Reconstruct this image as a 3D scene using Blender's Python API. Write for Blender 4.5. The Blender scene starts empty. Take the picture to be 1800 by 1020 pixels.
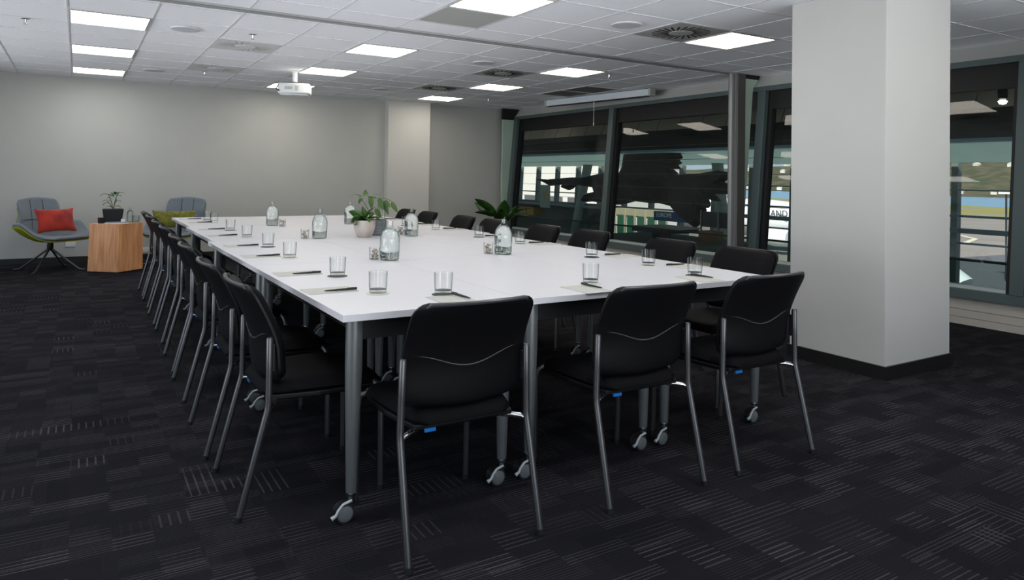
import bpy, bmesh, math, random
from mathutils import Vector, Matrix
PI = math.pi
rnd = random.Random(7)
SC = bpy.context.scene
COL = SC.collection

# ------------------------------------------------------------------ camera
F_PX, PY, YAW, PITCH, ROLL, CAM_H = 1249.1, 287.12, 0.54839, 0.020325, 0.015856, 1.25
cd = bpy.data.cameras.new('camera')
cam = bpy.data.objects.new('camera', cd)
COL.objects.link(cam)
f0 = Vector((math.sin(YAW), math.cos(YAW), 0)); r0 = Vector((math.cos(YAW), -math.sin(YAW), 0)); u0 = Vector((0, 0, 1))
f1 = f0*math.cos(PITCH) + u0*math.sin(PITCH); u1 = -f0*math.sin(PITCH) + u0*math.cos(PITCH)
r1 = r0*math.cos(ROLL) + u1*math.sin(ROLL); u2 = -r0*math.sin(ROLL) + u1*math.cos(ROLL)
Mx = Matrix.Identity(4)
for i in range(3):
    Mx[i][0] = r1[i]; Mx[i][1] = u2[i]; Mx[i][2] = -f1[i]
Mx[2][3] = CAM_H
cam.matrix_world = Mx
cd.sensor_fit = 'HORIZONTAL'; cd.sensor_width = 36.0
cd.lens = F_PX/1800*36.0
cd.shift_y = -(510-PY)/1800
cd.clip_start = 0.05; cd.clip_end = 3000
SC.camera = cam

# ------------------------------------------------------------------ world, sun, exposure
w = bpy.data.worlds.new('world'); SC.world = w; w.use_nodes = True
nt = w.node_tree; nt.nodes.clear()
out = nt.nodes.new('ShaderNodeOutputWorld'); bg = nt.nodes.new('ShaderNodeBackground')
sky = nt.nodes.new('ShaderNodeTexSky'); sky.sky_type = 'HOSEK_WILKIE'; sky.turbidity = 4.0
sky.sun_direction = (-0.55, -0.25, 0.7); sky.ground_albedo = 0.3
SKY_STRENGTH = 3.2
bg.inputs['Strength'].default_value = SKY_STRENGTH
nt.links.new(sky.outputs[0], bg.inputs['Color']); nt.links.new(bg.outputs[0], out.inputs[0])
sd = bpy.data.lights.new('sun', 'SUN'); sd.energy = 6.5; sd.angle = math.radians(2); sd.color = (1, .95, .86)
sun = bpy.data.objects.new('sun', sd); COL.objects.link(sun)
sun.rotation_euler = Vector((0.55, 0.25, -0.62)).to_track_quat('-Z', 'Y').to_euler()
PANEL = 9.8          # radiance of the ceiling light panels
def fill_lamp(name, loc, rot, sx, sy, watt, col):
    a = bpy.data.lights.new(name, 'AREA'); a.shape = 'RECTANGLE'; a.size = sx; a.size_y = sy; a.energy = watt; a.color = col; a.spread = math.radians(74)
    o = bpy.data.objects.new(name, a); COL.objects.link(o); o.location = loc; o.rotation_euler = rot; return o
TILT = math.radians(20)   # upward tilt of the two unseen lamps added to brighten the ceiling
fill_lamp('fill_lamp_left', (-3.7, 3.9, .92), (PI/2+TILT, 0, -PI/2), 12.6, 2.0, 118, (.95, .97, 1))  # unseen lamp added to lift the ceiling from the left
fill_lamp('fill_lamp_rear', (2.4, -2.0, .85), (PI/2+TILT, 0, 0), 8.2, 2.0, 92, (.95, .97, 1))  # unseen lamp added behind the camera for more light on the ceiling
vs = SC.view_settings
vs.view_transform = 'Standard'; vs.look = 'None'; vs.gamma = 1.0; vs.use_curve_mapping = False
vs.exposure = 0.0

# ------------------------------------------------------------------ materials
def lin(c):
    return tuple(((v/255)/12.92 if v/255 <= .04045 else ((v/255+.055)/1.055)**2.4) for v in c)
def mat(name, rgb, rough=.6, metal=0.0, spec=.5, noise=0.0, scale=20.0, bump=0.0, coat=0.0, sheen=0.0, stretch=None, rgb2=None):
    m = bpy.data.materials.new(name); m.use_nodes = True
    n = m.node_tree.nodes; l = m.node_tree.links
    b = n['Principled BSDF']
    c = lin(rgb) if max(rgb) > 1 else rgb
    b.inputs['Roughness'].default_value = rough; b.inputs['Metallic'].default_value = metal
    b.inputs['Specular IOR Level'].default_value = spec
    b.inputs['Coat Weight'].default_value = coat
    b.inputs['Sheen Weight'].default_value = sheen
    b.inputs['Base Color'].default_value = (*c, 1)
    tc = n.new('ShaderNodeTexCoord'); mp = n.new('ShaderNodeMapping'); nz = n.new('ShaderNodeTexNoise')
    if stretch: mp.inputs['Scale'].default_value = stretch
    nz.inputs['Scale'].default_value = scale; nz.inputs['Detail'].default_value = 4
    l.new(tc.outputs['Object'], mp.inputs[0]); l.new(mp.outputs[0], nz.inputs['Vector'])
    if noise or rgb2:
        mx = n.new('ShaderNodeMix'); mx.data_type = 'RGBA'
        c2 = (lin(rgb2) if max(rgb2) > 1 else rgb2) if rgb2 else tuple(v*(1-noise) for v in c)
        mx.inputs['A'].default_value = (*c, 1); mx.inputs['B'].default_value = (*c2, 1)
        rp = n.new('ShaderNodeValToRGB'); rp.color_ramp.elements[0].position = .35; rp.color_ramp.elements[1].position = .65
        l.new(nz.outputs[0], rp.inputs[0]); l.new(rp.outputs[0], mx.inputs['Factor']); l.new(mx.outputs['Result'], b.inputs['Base Color'])
    if bump:
        bp = n.new('ShaderNodeBump'); bp.inputs['Strength'].default_value = bump; bp.inputs['Distance'].default_value = .01
        l.new(nz.outputs[0], bp.inputs['Height']); l.new(bp.outputs[0], b.inputs['Normal'])
    return m
def emit(name, rgb, s):
    m = bpy.data.materials.new(name); m.use_nodes = True
    n = m.node_tree.nodes; b = n['Principled BSDF']
    b.inputs['Base Color'].default_value = (.02, .02, .02, 1)
    b.inputs['Emission Color'].default_value = (*rgb, 1); b.inputs['Emission Strength'].default_value = s
    return m
def thin_glass(name, tint, edge, refl=.5, fres=1.45, epow=3.0):
    m = bpy.data.materials.new(name); m.use_nodes = True
    n = m.node_tree.nodes; l = m.node_tree.links; n.clear()
    o = n.new('ShaderNodeOutputMaterial'); mx = n.new('ShaderNodeMixShader'); tr = n.new('ShaderNodeBsdfTransparent'); gl = n.new('ShaderNodeBsdfGlossy')
    f0_ = ((fres-1)/(fres+1))**2; ge = n.new('ShaderNodeNewGeometry'); dt = n.new('ShaderNodeVectorMath'); dt.operation = 'DOT_PRODUCT'
    l.new(ge.outputs['Incoming'], dt.inputs[0]); l.new(ge.outputs['Normal'], dt.inputs[1])
    def M(op, a, b_):
        q = n.new('ShaderNodeMath'); q.operation = op; q.use_clamp = (op == 'SUBTRACT')
        for i, v in enumerate((a, b_)):
            if v is None: continue
            if isinstance(v, (int, float)): q.inputs[i].default_value = v
            else: l.new(v, q.inputs[i])
        return q.outputs[0]
    inv = M('SUBTRACT', 1.0, M('ABSOLUTE', dt.outputs['Value'], None))
    fr_o = M('ADD', f0_, M('MULTIPLY', M('POWER', inv, 5.0), 1-f0_))
    edge_o = M('POWER', inv, epow)
    cm = n.new('ShaderNodeMix'); cm.data_type = 'RGBA'
    cm.inputs['A'].default_value = (*tint, 1); cm.inputs['B'].default_value = (*edge, 1)
    l.new(edge_o, cm.inputs['Factor']); l.new(cm.outputs['Result'], tr.inputs[0])
    gl.inputs['Roughness'].default_value = .02
    ml = n.new('ShaderNodeMath'); ml.operation = 'MULTIPLY'; ml.inputs[1].default_value = refl; ml.use_clamp = True
    l.new(fr_o, ml.inputs[0]); l.new(ml.outputs[0], mx.inputs[0]); l.new(tr.outputs[0], mx.inputs[1]); l.new(gl.outputs[0], mx.inputs[2]); l.new(mx.outputs[0], o.inputs[0])
    return m
def solid_glass(name, col, ior=1.45):
    m = bpy.data.materials.new(name); m.use_nodes = True
    n = m.node_tree.nodes; l = m.node_tree.links; n.clear()
    o = n.new('ShaderNodeOutputMaterial'); g = n.new('ShaderNodeBsdfGlass'); g.inputs['Color'].default_value = (*col, 1)
    g.inputs['IOR'].default_value = ior; g.inputs['Roughness'].default_value = 0
    l.new(g.outputs[0], o.inputs[0]); return m

def carpet_mat():
    m = bpy.data.materials.new('carpet_pattern'); m.use_nodes = True
    n = m.node_tree.nodes; l = m.node_tree.links; b = n['Principled BSDF']
    b.inputs['Roughness'].default_value = .95; b.inputs['Specular IOR Level'].default_value = .04
    tc = n.new('ShaderNodeTexCoord'); sp = n.new('ShaderNodeSeparateXYZ'); l.new(tc.outputs['Object'], sp.inputs[0])
    def M(op, a, bb=None, c=None):
        x = n.new('ShaderNodeMath'); x.operation = op
        for i, v in enumerate((a, bb, c)):
            if v is None: continue
            if isinstance(v, (int, float)): x.inputs[i].default_value = v
            else: l.new(v, x.inputs[i])
        return x.outputs[0]
    X, Y = sp.outputs['X'], sp.outputs['Y']
    def layer(cx, cy, px, py, seed, dens):
        ix = M('FLOOR', M('DIVIDE', M('ADD', X, seed*.37), cx)); iy = M('FLOOR', M('DIVIDE', M('ADD', Y, seed*.23), cy))
        cb = n.new('ShaderNodeCombineXYZ'); l.new(ix, cb.inputs[0]); l.new(iy, cb.inputs[1]); cb.inputs[2].default_value = seed
        wn = n.new('ShaderNodeTexWhiteNoise'); l.new(cb.outputs[0], wn.inputs['Vector'])
        sc = n.new('ShaderNodeSeparateColor'); l.new(wn.outputs['Color'], sc.inputs[0])
        on = M('LESS_THAN', wn.outputs['Value'], dens)
        sx = M('LESS_THAN', M('FRACT', M('DIVIDE', X, px)), .22)
        sy = M('LESS_THAN', M('FRACT', M('DIVIDE', Y, py)), .22)
        pick = M('GREATER_THAN', sc.outputs[0], .5)
        st = M('ADD', M('MULTIPLY', sx, pick), M('MULTIPLY', sy, M('SUBTRACT', 1.0, pick)))
        return M('MULTIPLY', M('MULTIPLY', st, on), sc.outputs[1])
    a = layer(.125, .104, .031, .0245, 1, .55)
    c = layer(.167, .125, .0104, .0125, 2, .5)
    d = layer(.25, .0625, .0208, .0155, 3, .35)
    tot = M('ADD', M('ADD', M('MULTIPLY', a, 1.0), M('MULTIPLY', c, .4)), M('MULTIPLY', d, .9))
    nz = n.new('ShaderNodeTexNoise'); nz.inputs['Scale'].default_value = 260; nz.inputs['Detail'].default_value = 2
    l.new(tc.outputs['Object'], nz.inputs['Vector'])
    nb = n.new('ShaderNodeTexNoise'); nb.inputs['Scale'].default_value = 2.2; nb.inputs['Detail'].default_value = 5
    l.new(tc.outputs['Object'], nb.inputs['Vector'])
    tile = n.new('ShaderNodeCombineXYZ'); l.new(M('FLOOR', M('DIVIDE', X, .5)), tile.inputs[0]); l.new(M('FLOOR', M('DIVIDE', Y, .5)), tile.inputs[1])
    tw = n.new('ShaderNodeTexWhiteNoise'); l.new(tile.outputs[0], tw.inputs['Vector'])
    fac = M('MULTIPLY', tot, M('ADD', .45, M('MULTIPLY', nz.outputs[0], .9)))
    mx = n.new('ShaderNodeMix'); mx.data_type = 'RGBA'; mx.clamp_factor = True
    mx.inputs['A'].default_value = (.0170, .0165, .0205, 1); mx.inputs['B'].default_value = (.105, .10, .11, 1)
    l.new(M('MULTIPLY', fac, .75), mx.inputs['Factor'])
    m2 = n.new('ShaderNodeMix'); m2.data_type = 'RGBA'; m2.blend_type = 'MULTIPLY'; m2.inputs['Factor'].default_value = 1
    l.new(mx.outputs['Result'], m2.inputs['A'])
    gg = M('ADD', M('ADD', .45, M('MULTIPLY', nz.outputs[0], .8)), M('MULTIPLY', M('SUBTRACT', tw.outputs['Value'], .5), .22))
    cc = n.new('ShaderNodeCombineColor')
    for i in range(3): l.new(gg, cc.inputs[i])
    l.new(cc.outputs[0], m2.inputs['B']); l.new(m2.outputs['Result'], b.inputs['Base Color'])
    bp = n.new('ShaderNodeBump'); bp.inputs['Strength'].default_value = .4; bp.inputs['Distance'].default_value = .004
    l.new(nz.outputs[0], bp.inputs['Height']); l.new(bp.outputs[0], b.inputs['Normal'])
    return m

def wood_mat():
    m = bpy.data.materials.new('pine_wood'); m.use_nodes = True
    n = m.node_tree.nodes; l = m.node_tree.links; b = n['Principled BSDF']
    b.inputs['Roughness'].default_value = .5
    tc = n.new('ShaderNodeTexCoord'); mp = n.new('ShaderNodeMapping'); mp.inputs['Scale'].default_value = (14, 14, 1.2)
    nz = n.new('ShaderNodeTexNoise'); nz.inputs['Scale'].default_value = 1.6; nz.inputs['Detail'].default_value = 6; nz.inputs['Distortion'].default_value = .6
    l.new(tc.outputs['Object'], mp.inputs[0]); l.new(mp.outputs[0], nz.inputs['Vector'])
    rp = n.new('ShaderNodeValToRGB'); e = rp.color_ramp.elements
    e[0].position = .3; e[0].color = (*lin((188, 124, 80)), 1); e[1].position = .7; e[1].color = (*lin((232, 172, 122)), 1)
    l.new(nz.outputs[0], rp.inputs[0])
    vo = n.new('ShaderNodeTexVoronoi'); vo.inputs['Scale'].default_value = 5.0; l.new(tc.outputs['Object'], vo.inputs['Vector'])
    r2 = n.new('ShaderNodeValToRGB'); r2.color_ramp.elements[0].position = .05; r2.color_ramp.elements[0].color = (.35, .2, .1, 1)
    r2.color_ramp.elements[1].position = .14; r2.color_ramp.elements[1].color = (1, 1, 1, 1)
    l.new(vo.outputs['Distance'], r2.inputs[0])
    mx = n.new('ShaderNodeMix'); mx.data_type = 'RGBA'; mx.blend_type = 'MULTIPLY'; mx.inputs['Factor'].default_value = 1
    l.new(rp.outputs[0], mx.inputs['A']); l.new(r2.outputs[0], mx.inputs['B']); l.new(mx.outputs['Result'], b.inputs['Base Color'])
    return m

M_ = dict(
 wall=mat('painted_wall', (186, 188, 185), .8, noise=.03, scale=3),
 pillar=mat('pillar_paint', (192, 192, 189), .75, noise=.02, scale=3),
 colp=mat('column_paint_light_spot', (206, 206, 202), .75, noise=.02, scale=3),  # paler than the wall: the column's light spot is put into the colour
 carpet=carpet_mat(),
 skirting=mat('black_skirting', (16, 15, 17), .5),
 ceiling=mat('ceiling_tile', (246, 249, 254), .9, noise=.04, scale=160, bump=.1),
 grid=mat('ceiling_grid_metal', (214, 215, 218), .6),
 track=mat('track_aluminium', (158, 160, 160), .45, metal=.2),
 dark=mat('dark_void', (14, 14, 16), .8),
 table=mat('white_laminate', (216, 216, 221), .38, noise=.01, scale=5),
 tedge=mat('table_edge', (205, 206, 208), .45),
 steel=mat('grey_painted_steel', (120, 124, 126), .38, metal=.55),
 frame=mat('dark_steel_frame', (27, 27, 30), .5, metal=.3),
 chrome=mat('chrome', (215, 215, 215), .15, metal=1.0),
 tube=mat('chair_tube_metal', (98, 98, 100), .36, metal=.85),
 castor=mat('castor_grey', (104, 110, 112), .45),
 lever=mat('castor_lever', (176, 186, 188), .4),
 tyre=mat('castor_tyre', (38, 38, 40), .6),
 shell=mat('black_plastic', (11, 11, 14), .45, spec=.28, bump=.05, scale=300),
 rim=mat('chair_rim_highlight', (58, 59, 63), .28),  # paler than the shell: ceiling reflection put into the colour
 leather=mat('black_leather', (12, 12, 15), .6, spec=.08, bump=.06, scale=220, noise=.1),
 seam=mat('seam_highlight_grey', (62, 62, 65), .35),  # grey paints the highlight along the seam groove
 blue=mat('blue_tag_plastic', (18, 110, 190), .4),
 rubber=mat('black_rubber', (10, 10, 11), .7),
 paper=mat('notepad_paper', (192, 192, 185), .7, noise=.03, scale=8),
 pen=mat('black_pen_plastic', (20, 20, 24), .35),
 coast_d=mat('dark_coaster', (62, 68, 68), .6),
 coast_l=mat('pale_coaster', (208, 210, 196), .6),
 gpanel=thin_glass('tinted_window_glass', (.72, .78, .76), (.5, .56, .54), 1.0, 1.42),
 fin=mat('green_glass_panel', (176, 200, 186), .2, noise=.15, scale=1.2),
 balus=thin_glass('balustrade_glass', (.62, .72, .68), (.2, .26, .24), 1.0, 1.45),
 glass=thin_glass('tumbler_glass', (.985, .99, .99), (.36, .40, .40), .9, 1.42, 3.2),
 bottleg=thin_glass('bottle_glass', (.97, .985, .98), (.30, .36, .34), 1.0, 1.45, 2.4),
 gbase=thin_glass('glass_base', (.97, .98, .97), (.6, .65, .62), 1.0, 1.45, 2.0),
 water=solid_glass('bottle_water', (.97, .99, .985), 1.33),
 mint=mat('wrapped_mints', (216, 206, 192), .5, rgb2=(120, 96, 78), scale=90),
 potw=mat('stone_glazed_pot', (206, 196, 186), .35, rgb2=(178, 164, 154), scale=9, coat=.3),
 potg=mat('grey_ribbed_pot', (112, 120, 122), .5, rgb2=(84, 92, 96), scale=6, stretch=(1, 1, 10)),
 potb=mat('black_pot', (20, 20, 27), .5),
 soil=mat('potting_soil', (38, 28, 20), .95, noise=.5, scale=60, bump=.5),
 leaf=mat('green_leaf', (52, 92, 30), .35, rgb2=(34, 66, 24), scale=14),
 leafl=mat('light_green_leaf', (78, 110, 36), .35, rgb2=(42, 78, 28), scale=14),
 leafd=mat('dark_green_leaf', (26, 52, 18), .3, rgb2=(46, 84, 24), scale=8),
 leafr=mat('reddish_leaf', (110, 62, 26), .4, rgb2=(66, 78, 24), scale=14),
 stem=mat('plant_stem', (86, 96, 52), .6),
 wood=wood_mat(),
 fabric=mat('blue_grey_fabric', (112, 122, 132), .85, noise=.12, scale=240, bump=.2, sheen=.2),
 olive=mat('olive_fabric', (150, 156, 22), .85, noise=.2, scale=200, bump=.2),
 red=mat('red_velvet', (176, 40, 20), .8, rgb2=(132, 22, 14), scale=9, sheen=.25),
 green=mat('olive_velvet', (122, 122, 30), .8, rgb2=(84, 84, 14), scale=22, sheen=.25),
 proj=mat('white_projector_plastic', (214, 218, 220), .4),
 vent=mat('grey_grille', (172, 174, 170), .55),
 ventd=mat('dark_grille', (104, 102, 96), .7),
 spk=mat('speaker_grille', (196, 199, 208), .7),
 outlet=mat('white_plastic', (226, 226, 224), .4),
 wframe=mat('green_grey_window_frame', (84, 98, 98), .45, metal=.2),
 wblack=mat('black_window_gasket', (12, 12, 15), .55),
 sill=mat('sill_panel', (188, 184, 176), .6),
 alu=mat('pale_aluminium', (196, 208, 206), .35, metal=.4),
 post=mat('partition_post', (92, 90, 86), .5, metal=.3),
 hedge=mat('housing_white', (208, 218, 226), .5),
)
M_['lamp_c'] = emit('panel_light_cool', (1.0, .975, .93), PANEL)
M_['lamp_w'] = emit('panel_light_warm', (1.0, .92, .80), PANEL)
M_['spot'] = emit('spotlight_glow', (1, .96, .86), 12)

# ------------------------------------------------------------------ mesh helpers
class MB:
    def __init__(s): s.bm = bmesh.new()
    def quadgrid(s, rows, close_u=False):
        vs_ = [[s.bm.verts.new(p) for p in r] for r in rows]
        for i in range(len(vs_)-1):
            a, b = vs_[i], vs_[i+1]; k = len(a)
            for j in range(k if close_u else k-1):
                s.bm.faces.new((a[j], a[(j+1) % k], b[(j+1) % k], b[j]))
        return vs_
    def hexa(s, p):   # 8 points: bottom 4 ccw, top 4 ccw
        v = [s.bm.verts.new(q) for q in p]
        for f in ((3, 2, 1, 0), (4, 5, 6, 7), (0, 1, 5, 4), (1, 2, 6, 5), (2, 3, 7, 6), (3, 0, 4, 7)):
            s.bm.faces.new([v[i] for i in f])
        return s
    def box(s, x0, x1, y0, y1, z0, z1):
        return s.hexa([(x0, y0, z0), (x1, y0, z0), (x1, y1, z0), (x0, y1, z0), (x0, y0, z1), (x1, y0, z1), (x1, y1, z1), (x0, y1, z1)])
    def tube(s, pts, r, n=12, caps=True):
        pts = [Vector(p) for p in pts]; rs = r if isinstance(r, (list, tuple)) else [r]*len(pts)
        rows = []; up = None
        for i, p in enumerate(pts):
            if i == 0: t = pts[1]-p
            elif i == len(pts)-1: t = p-pts[i-1]
            else: t = (pts[i+1]-p).normalized() + (p-pts[i-1]).normalized()
            t.normalize()
            if up is None: up = Vector((0, 0, 1)) if abs(t.z) < .9 else Vector((1, 0, 0))
            a = t.cross(up).normalized(); b = t.cross(a).normalized(); up = a.cross(t)
            rows.append([p + (a*math.cos(q) + b*math.sin(q))*rs[i] for q in [2*PI*k/n for k in range(n)]])
        g = s.quadgrid(rows, True)
        if caps: s.bm.faces.new(g[0]); s.bm.faces.new(g[-1][::-1])
        return s
    def lathe(s, prof, n=32, c=(0, 0, 0), axis='z'):
        rows = []
        for r, z in prof:
            row = []
            for k in range(n):
                q = 2*PI*k/n
                if axis == 'z': p = (c[0]+r*math.cos(q), c[1]+r*math.sin(q), c[2]+z)
                elif axis == 'y': p = (c[0]+r*math.cos(q), c[1]+z, c[2]+r*math.sin(q))
                else: p = (c[0]+z, c[1]+r*math.cos(q), c[2]+r*math.sin(q))
                row.append(p)
            rows.append(row)
        g = s.quadgrid(rows, True)
        if prof[0][0] > 1e-6: s.bm.faces.new(g[0][::-1])
        if prof[-1][0] > 1e-6: s.bm.faces.new(g[-1])
        return s
    def prism(s, poly, a0, a1, axis='z'):
        def P(u, v, a): return (u, v, a) if axis == 'z' else ((a, u, v) if axis == 'x' else (u, a, v))
        A = [s.bm.verts.new(P(u, v, a0)) for u, v in poly]; B = [s.bm.verts.new(P(u, v, a1)) for u, v in poly]
        s.bm.faces.new(A[::-1]); s.bm.faces.new(B); k = len(poly)
        for i in range(k): s.bm.faces.new((A[i], A[(i+1) % k], B[(i+1) % k], B[i]))
        return s
    def leaf(s, base, tip, width, droop=.15, side=None, n=8, fold=.25, wpow=1.0):
        base, tip = Vector(base), Vector(tip); d = tip-base; L = d.length
        sd_ = Vector(side) if side else d.cross(Vector((0, 0, 1)))
        if sd_.length < 1e-4: sd_ = Vector((1, 0, 0))
        sd_.normalize(); nrm = sd_.cross(d.normalized()).normalized()
        if nrm.z < 0: nrm = -nrm
        rows = []
        for i in range(n+1):
            t = i/n; c = base + d*t + nrm*(droop*L*4*t*(1-t))
            wd = width*.5*(math.sin(PI*t**(.75*wpow))**.8 if 0 < t < 1 else 0.02)
            rows.append([c - sd_*wd + nrm*wd*fold, c - sd_*wd*.5 + nrm*wd*fold*.35, c, c + sd_*wd*.5 + nrm*wd*fold*.35, c + sd_*wd + nrm*wd*fold])
        s.quadgrid(rows); return s
    def done(s, name, material, parent=None, smooth=False, bevel=0, solid=0, sub=0, mats=None, auto=None, merge=False):
        if merge: bmesh.ops.remove_doubles(s.bm, verts=s.bm.verts, dist=1e-5)
        bmesh.ops.recalc_face_normals(s.bm, faces=s.bm.faces)
        me = bpy.data.meshes.new(name); s.bm.to_mesh(me); s.bm.free()
        for m in (mats or [material]): me.materials.append(m)
        o = bpy.data.objects.new(name, me); COL.objects.link(o)
        if smooth:
            for p in me.polygons: p.use_smooth = True
            me.set_sharp_from_angle(angle=math.radians(auto if auto else 40))
        if solid: md = o.modifiers.new('s', 'SOLIDIFY'); md.thickness = solid; md.offset = 0
        if bevel: md = o.modifiers.new('b', 'BEVEL'); md.width = bevel; md.segments = 2; md.limit_method = 'ANGLE'
        if sub: md = o.modifiers.new('u', 'SUBSURF'); md.levels = sub; md.render_levels = sub
        if parent: o.parent = parent
        return o
def tag(o, label, cat, group=None, kind=None):
    o['label'] = label; o['category'] = cat
    if group: o['group'] = group
    if kind: o['kind'] = kind
    return o
def empty(name, loc=(0, 0, 0), rz=0.0):
    o = bpy.data.objects.new(name, None); COL.objects.link(o); o.location = loc; o.rotation_euler = (0, 0, rz); o.empty_display_size = .1
    return o
def struct(o): o['kind'] = 'structure'; return o
def box(name, m, x0, x1, y0, y1, z0, z1, parent=None, bevel=0):
    return MB().box(x0, x1, y0, y1, z0, z1).done(name, m, parent, bevel=bevel)
KIDS = {}
def children(o): return [c for c in bpy.data.objects if c.parent == o]
def copy_tree(o, parent=None):
    c = o.copy(); COL.objects.link(c); c.parent = parent
    if o.name not in KIDS: KIDS[o.name] = children(o)
    for k in KIDS[o.name]: copy_tree(k, c)
    return c
def place(o, loc, rz=0.0): o.location = loc; o.rotation_euler = (0, 0, rz); return o
ORD = ['nearest', 'second', 'third', 'fourth', 'fifth', 'sixth', 'seventh', 'eighth']

# ------------------------------------------------------------------ room shell
CZ = 2.54
XL, YB = -3.0, -1.3
struct(box('floor', M_['carpet'], XL, 6.86, YB, 11.75, -.06, 0))
cl = MB().box(XL, 7.16, YB, 11.75, CZ, CZ+.1); struct(cl.done('ceiling', M_['ceiling']))
struct(box('wall_back', M_['wall'], XL, 4.45, 11.45, 11.6, 0, CZ))
struct(box('wall_back_recess', M_['wall'], 5.22, 6.86, 11.62, 11.77, 0, CZ))
m = MB().box(XL-.15, XL, YB, 11.6, 0, .35).box(XL-.15, XL, YB, 11.6, 2.38, CZ).box(XL-.15, XL, YB, -.9, .35, 2.38).box(XL-.15, XL, 10.3, 11.6, .35, 2.38)
struct(m.done('wall_left', M_['wall']))
m = MB().box(XL, 7.2, YB-.15, YB, 0, .35).box(XL, 7.2, YB-.15, YB, 2.38, CZ).box(XL, -1.6, YB-.15, YB, .35, 2.38).box(5.9, 7.2, YB-.15, YB, .35, 2.38)
struct(m.done('wall_rear', M_['wall']))
m = MB()
for k in range(7): m.box(XL-.1, XL-.04, -.9+k*1.856, -.84+k*1.856, .35, 2.38)
struct(m.done('window_8', M_['alu']))  # unseen window added as an opening for the left lamp
m = MB()
for k in range(5): m.box(-1.6+k*1.86, -1.54+k*1.86, YB-.1, YB-.04, .35, 2.38)
struct(m.done('window_9', M_['alu']))  # unseen window added as an opening for the rear lamp
struct(box('baseboard_back', M_['skirting'], XL, 4.45, 11.435, 11.45, 0, .075))
struct(box('baseboard_left', M_['skirting'], XL, XL+.015, YB, 11.435, 0, .075))
struct(box('baseboard_back_recess', M_['skirting'], 5.22, 6.86, 11.605, 11.62, 0, .075))
c = empty('wall_column', (4.835, 11.46, 0)); tag(c, 'pale grey square wall column in the back corner, lit from above', 'column')
MB().box(-.385, .385, -.16, .16, 0, CZ-.001).done('shaft', M_['colp'], c, bevel=.004)
MB().box(-.40, .40, -.175, .16, 0, .075).done('skirting', M_['skirting'], c)
c = empty('pillar', (4.795, 2.985, 0)); tag(c, 'large pale grey square pillar standing beside the right end of the table', 'pillar')
MB().box(-.385, .385, -.355, .355, 0, CZ-.001).done('shaft', M_['pillar'], c, bevel=.004)
MB().box(-.40, .40, -.37, .37, 0, .085).done('skirting', M_['skirting'], c)

# ceiling grid (T-bars) and partition track
GX0, GY0, TS = -.1, 4.195, .6065
g = MB(); x = GX0-5*TS
while x < 7.15:
    if x > XL: g.box(x-.006, x+.006, YB, 5.78, CZ-.004, CZ+.002); g.box(x-.006, x+.006, 5.9, 11.6, CZ-.004, CZ+.002)
    x += TS
y = GY0-9*TS
while y < 11.6:
    if abs(y-5.84) > .15 and y > YB: g.box(XL, 7.12, y-.006, y+.006, CZ-.0045, CZ+.002)
    y += TS
struct(g.done('trim_1', M_['grid']))
t = empty('partition_track', (0, 5.84, CZ)); tag(t, 'long metal ceiling track for the sliding partition, running to the grey post', 'ceiling track')
MB().box(XL+.02, 6.62, -.055, -.018, -.016, -.001).box(XL+.02, 6.62, .018, .055, -.016, -.001).done('rail', M_['track'], t)
MB().box(XL+.02, 6.62, -.018, .018, -.006, -.001).done('slot', M_['dark'], t)
t = empty('partition_post', (6.575, 5.86, 0)); tag(t, 'tall grey metal partition post against the windows behind the table', 'post')
m = MB()
for (a, b, yy) in ((0, .016, -.06), (.03, .042, -.05), (.052, .068, -.06), (.08, .092, -.05), (.096, .104, -.058)): m.box(a, b, yy, -.02, 0, CZ-.001)
m.done('ribbed_edge', M_['track'], t)
MB().box(.004, .12, -.036, .0, 0, CZ-.002).done('channel', M_['potg'], t)
MB().box(.112, .235, -.06, .0, 0, CZ-.001).done('jamb', M_['post'], t, bevel=.003)

# ------------------------------------------------------------------ window wall (leans outwards)
def wx(z, d=0): return 6.80 + .086*(z-.25) + d
def slab(mb, y0, y1, z0, z1, d0, d1):
    return mb.hexa([(wx(z0, d0), y0, z0), (wx(z0, d1), y0, z0), (wx(z0, d1), y1, z0), (wx(z0, d0), y1, z0),
                    (wx(z1, d0), y0, z1), (wx(z1, d1), y0, z1), (wx(z1, d1), y1, z1), (wx(z1, d0), y1, z1)])
WY0, WY1 = YB, 14.16
struct(box('wall_right_sill', M_['sill'], 6.80, 6.9, WY0, 11.6, .0, .062))
struct(box('wall_right_panel', M_['sill'], 6.812, 6.92, WY0, 11.6, .066, .128))
struct(box('wall_right_ledge', M_['sill'], 6.835, 6.95, WY0, 11.6, .132, .235))
m = MB(); m.hexa([(6.99, WY0, 2.39), (7.3, WY0, 2.39), (7.3, WY1, 2.39), (6.99, WY1, 2.39), (7.12, WY0, CZ), (7.3, WY0, CZ), (7.3, WY1, CZ), (7.12, WY1, CZ)])
struct(m.done('wall_right_bulkhead', M_['wall']))
MULL = [-1.2, .17, 2.97, 5.75, 8.56, 11.36, 14.16]
m = MB(); slab(m, WY0, WY1, .235, .315, -.005, .13); struct(m.done('trim_2', M_['wframe']))
m = MB(); slab(m, WY0, WY1, 2.335, 2.392, -.005, .13); struct(m.done('trim_3', M_['wframe']))
nw = 0
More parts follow.
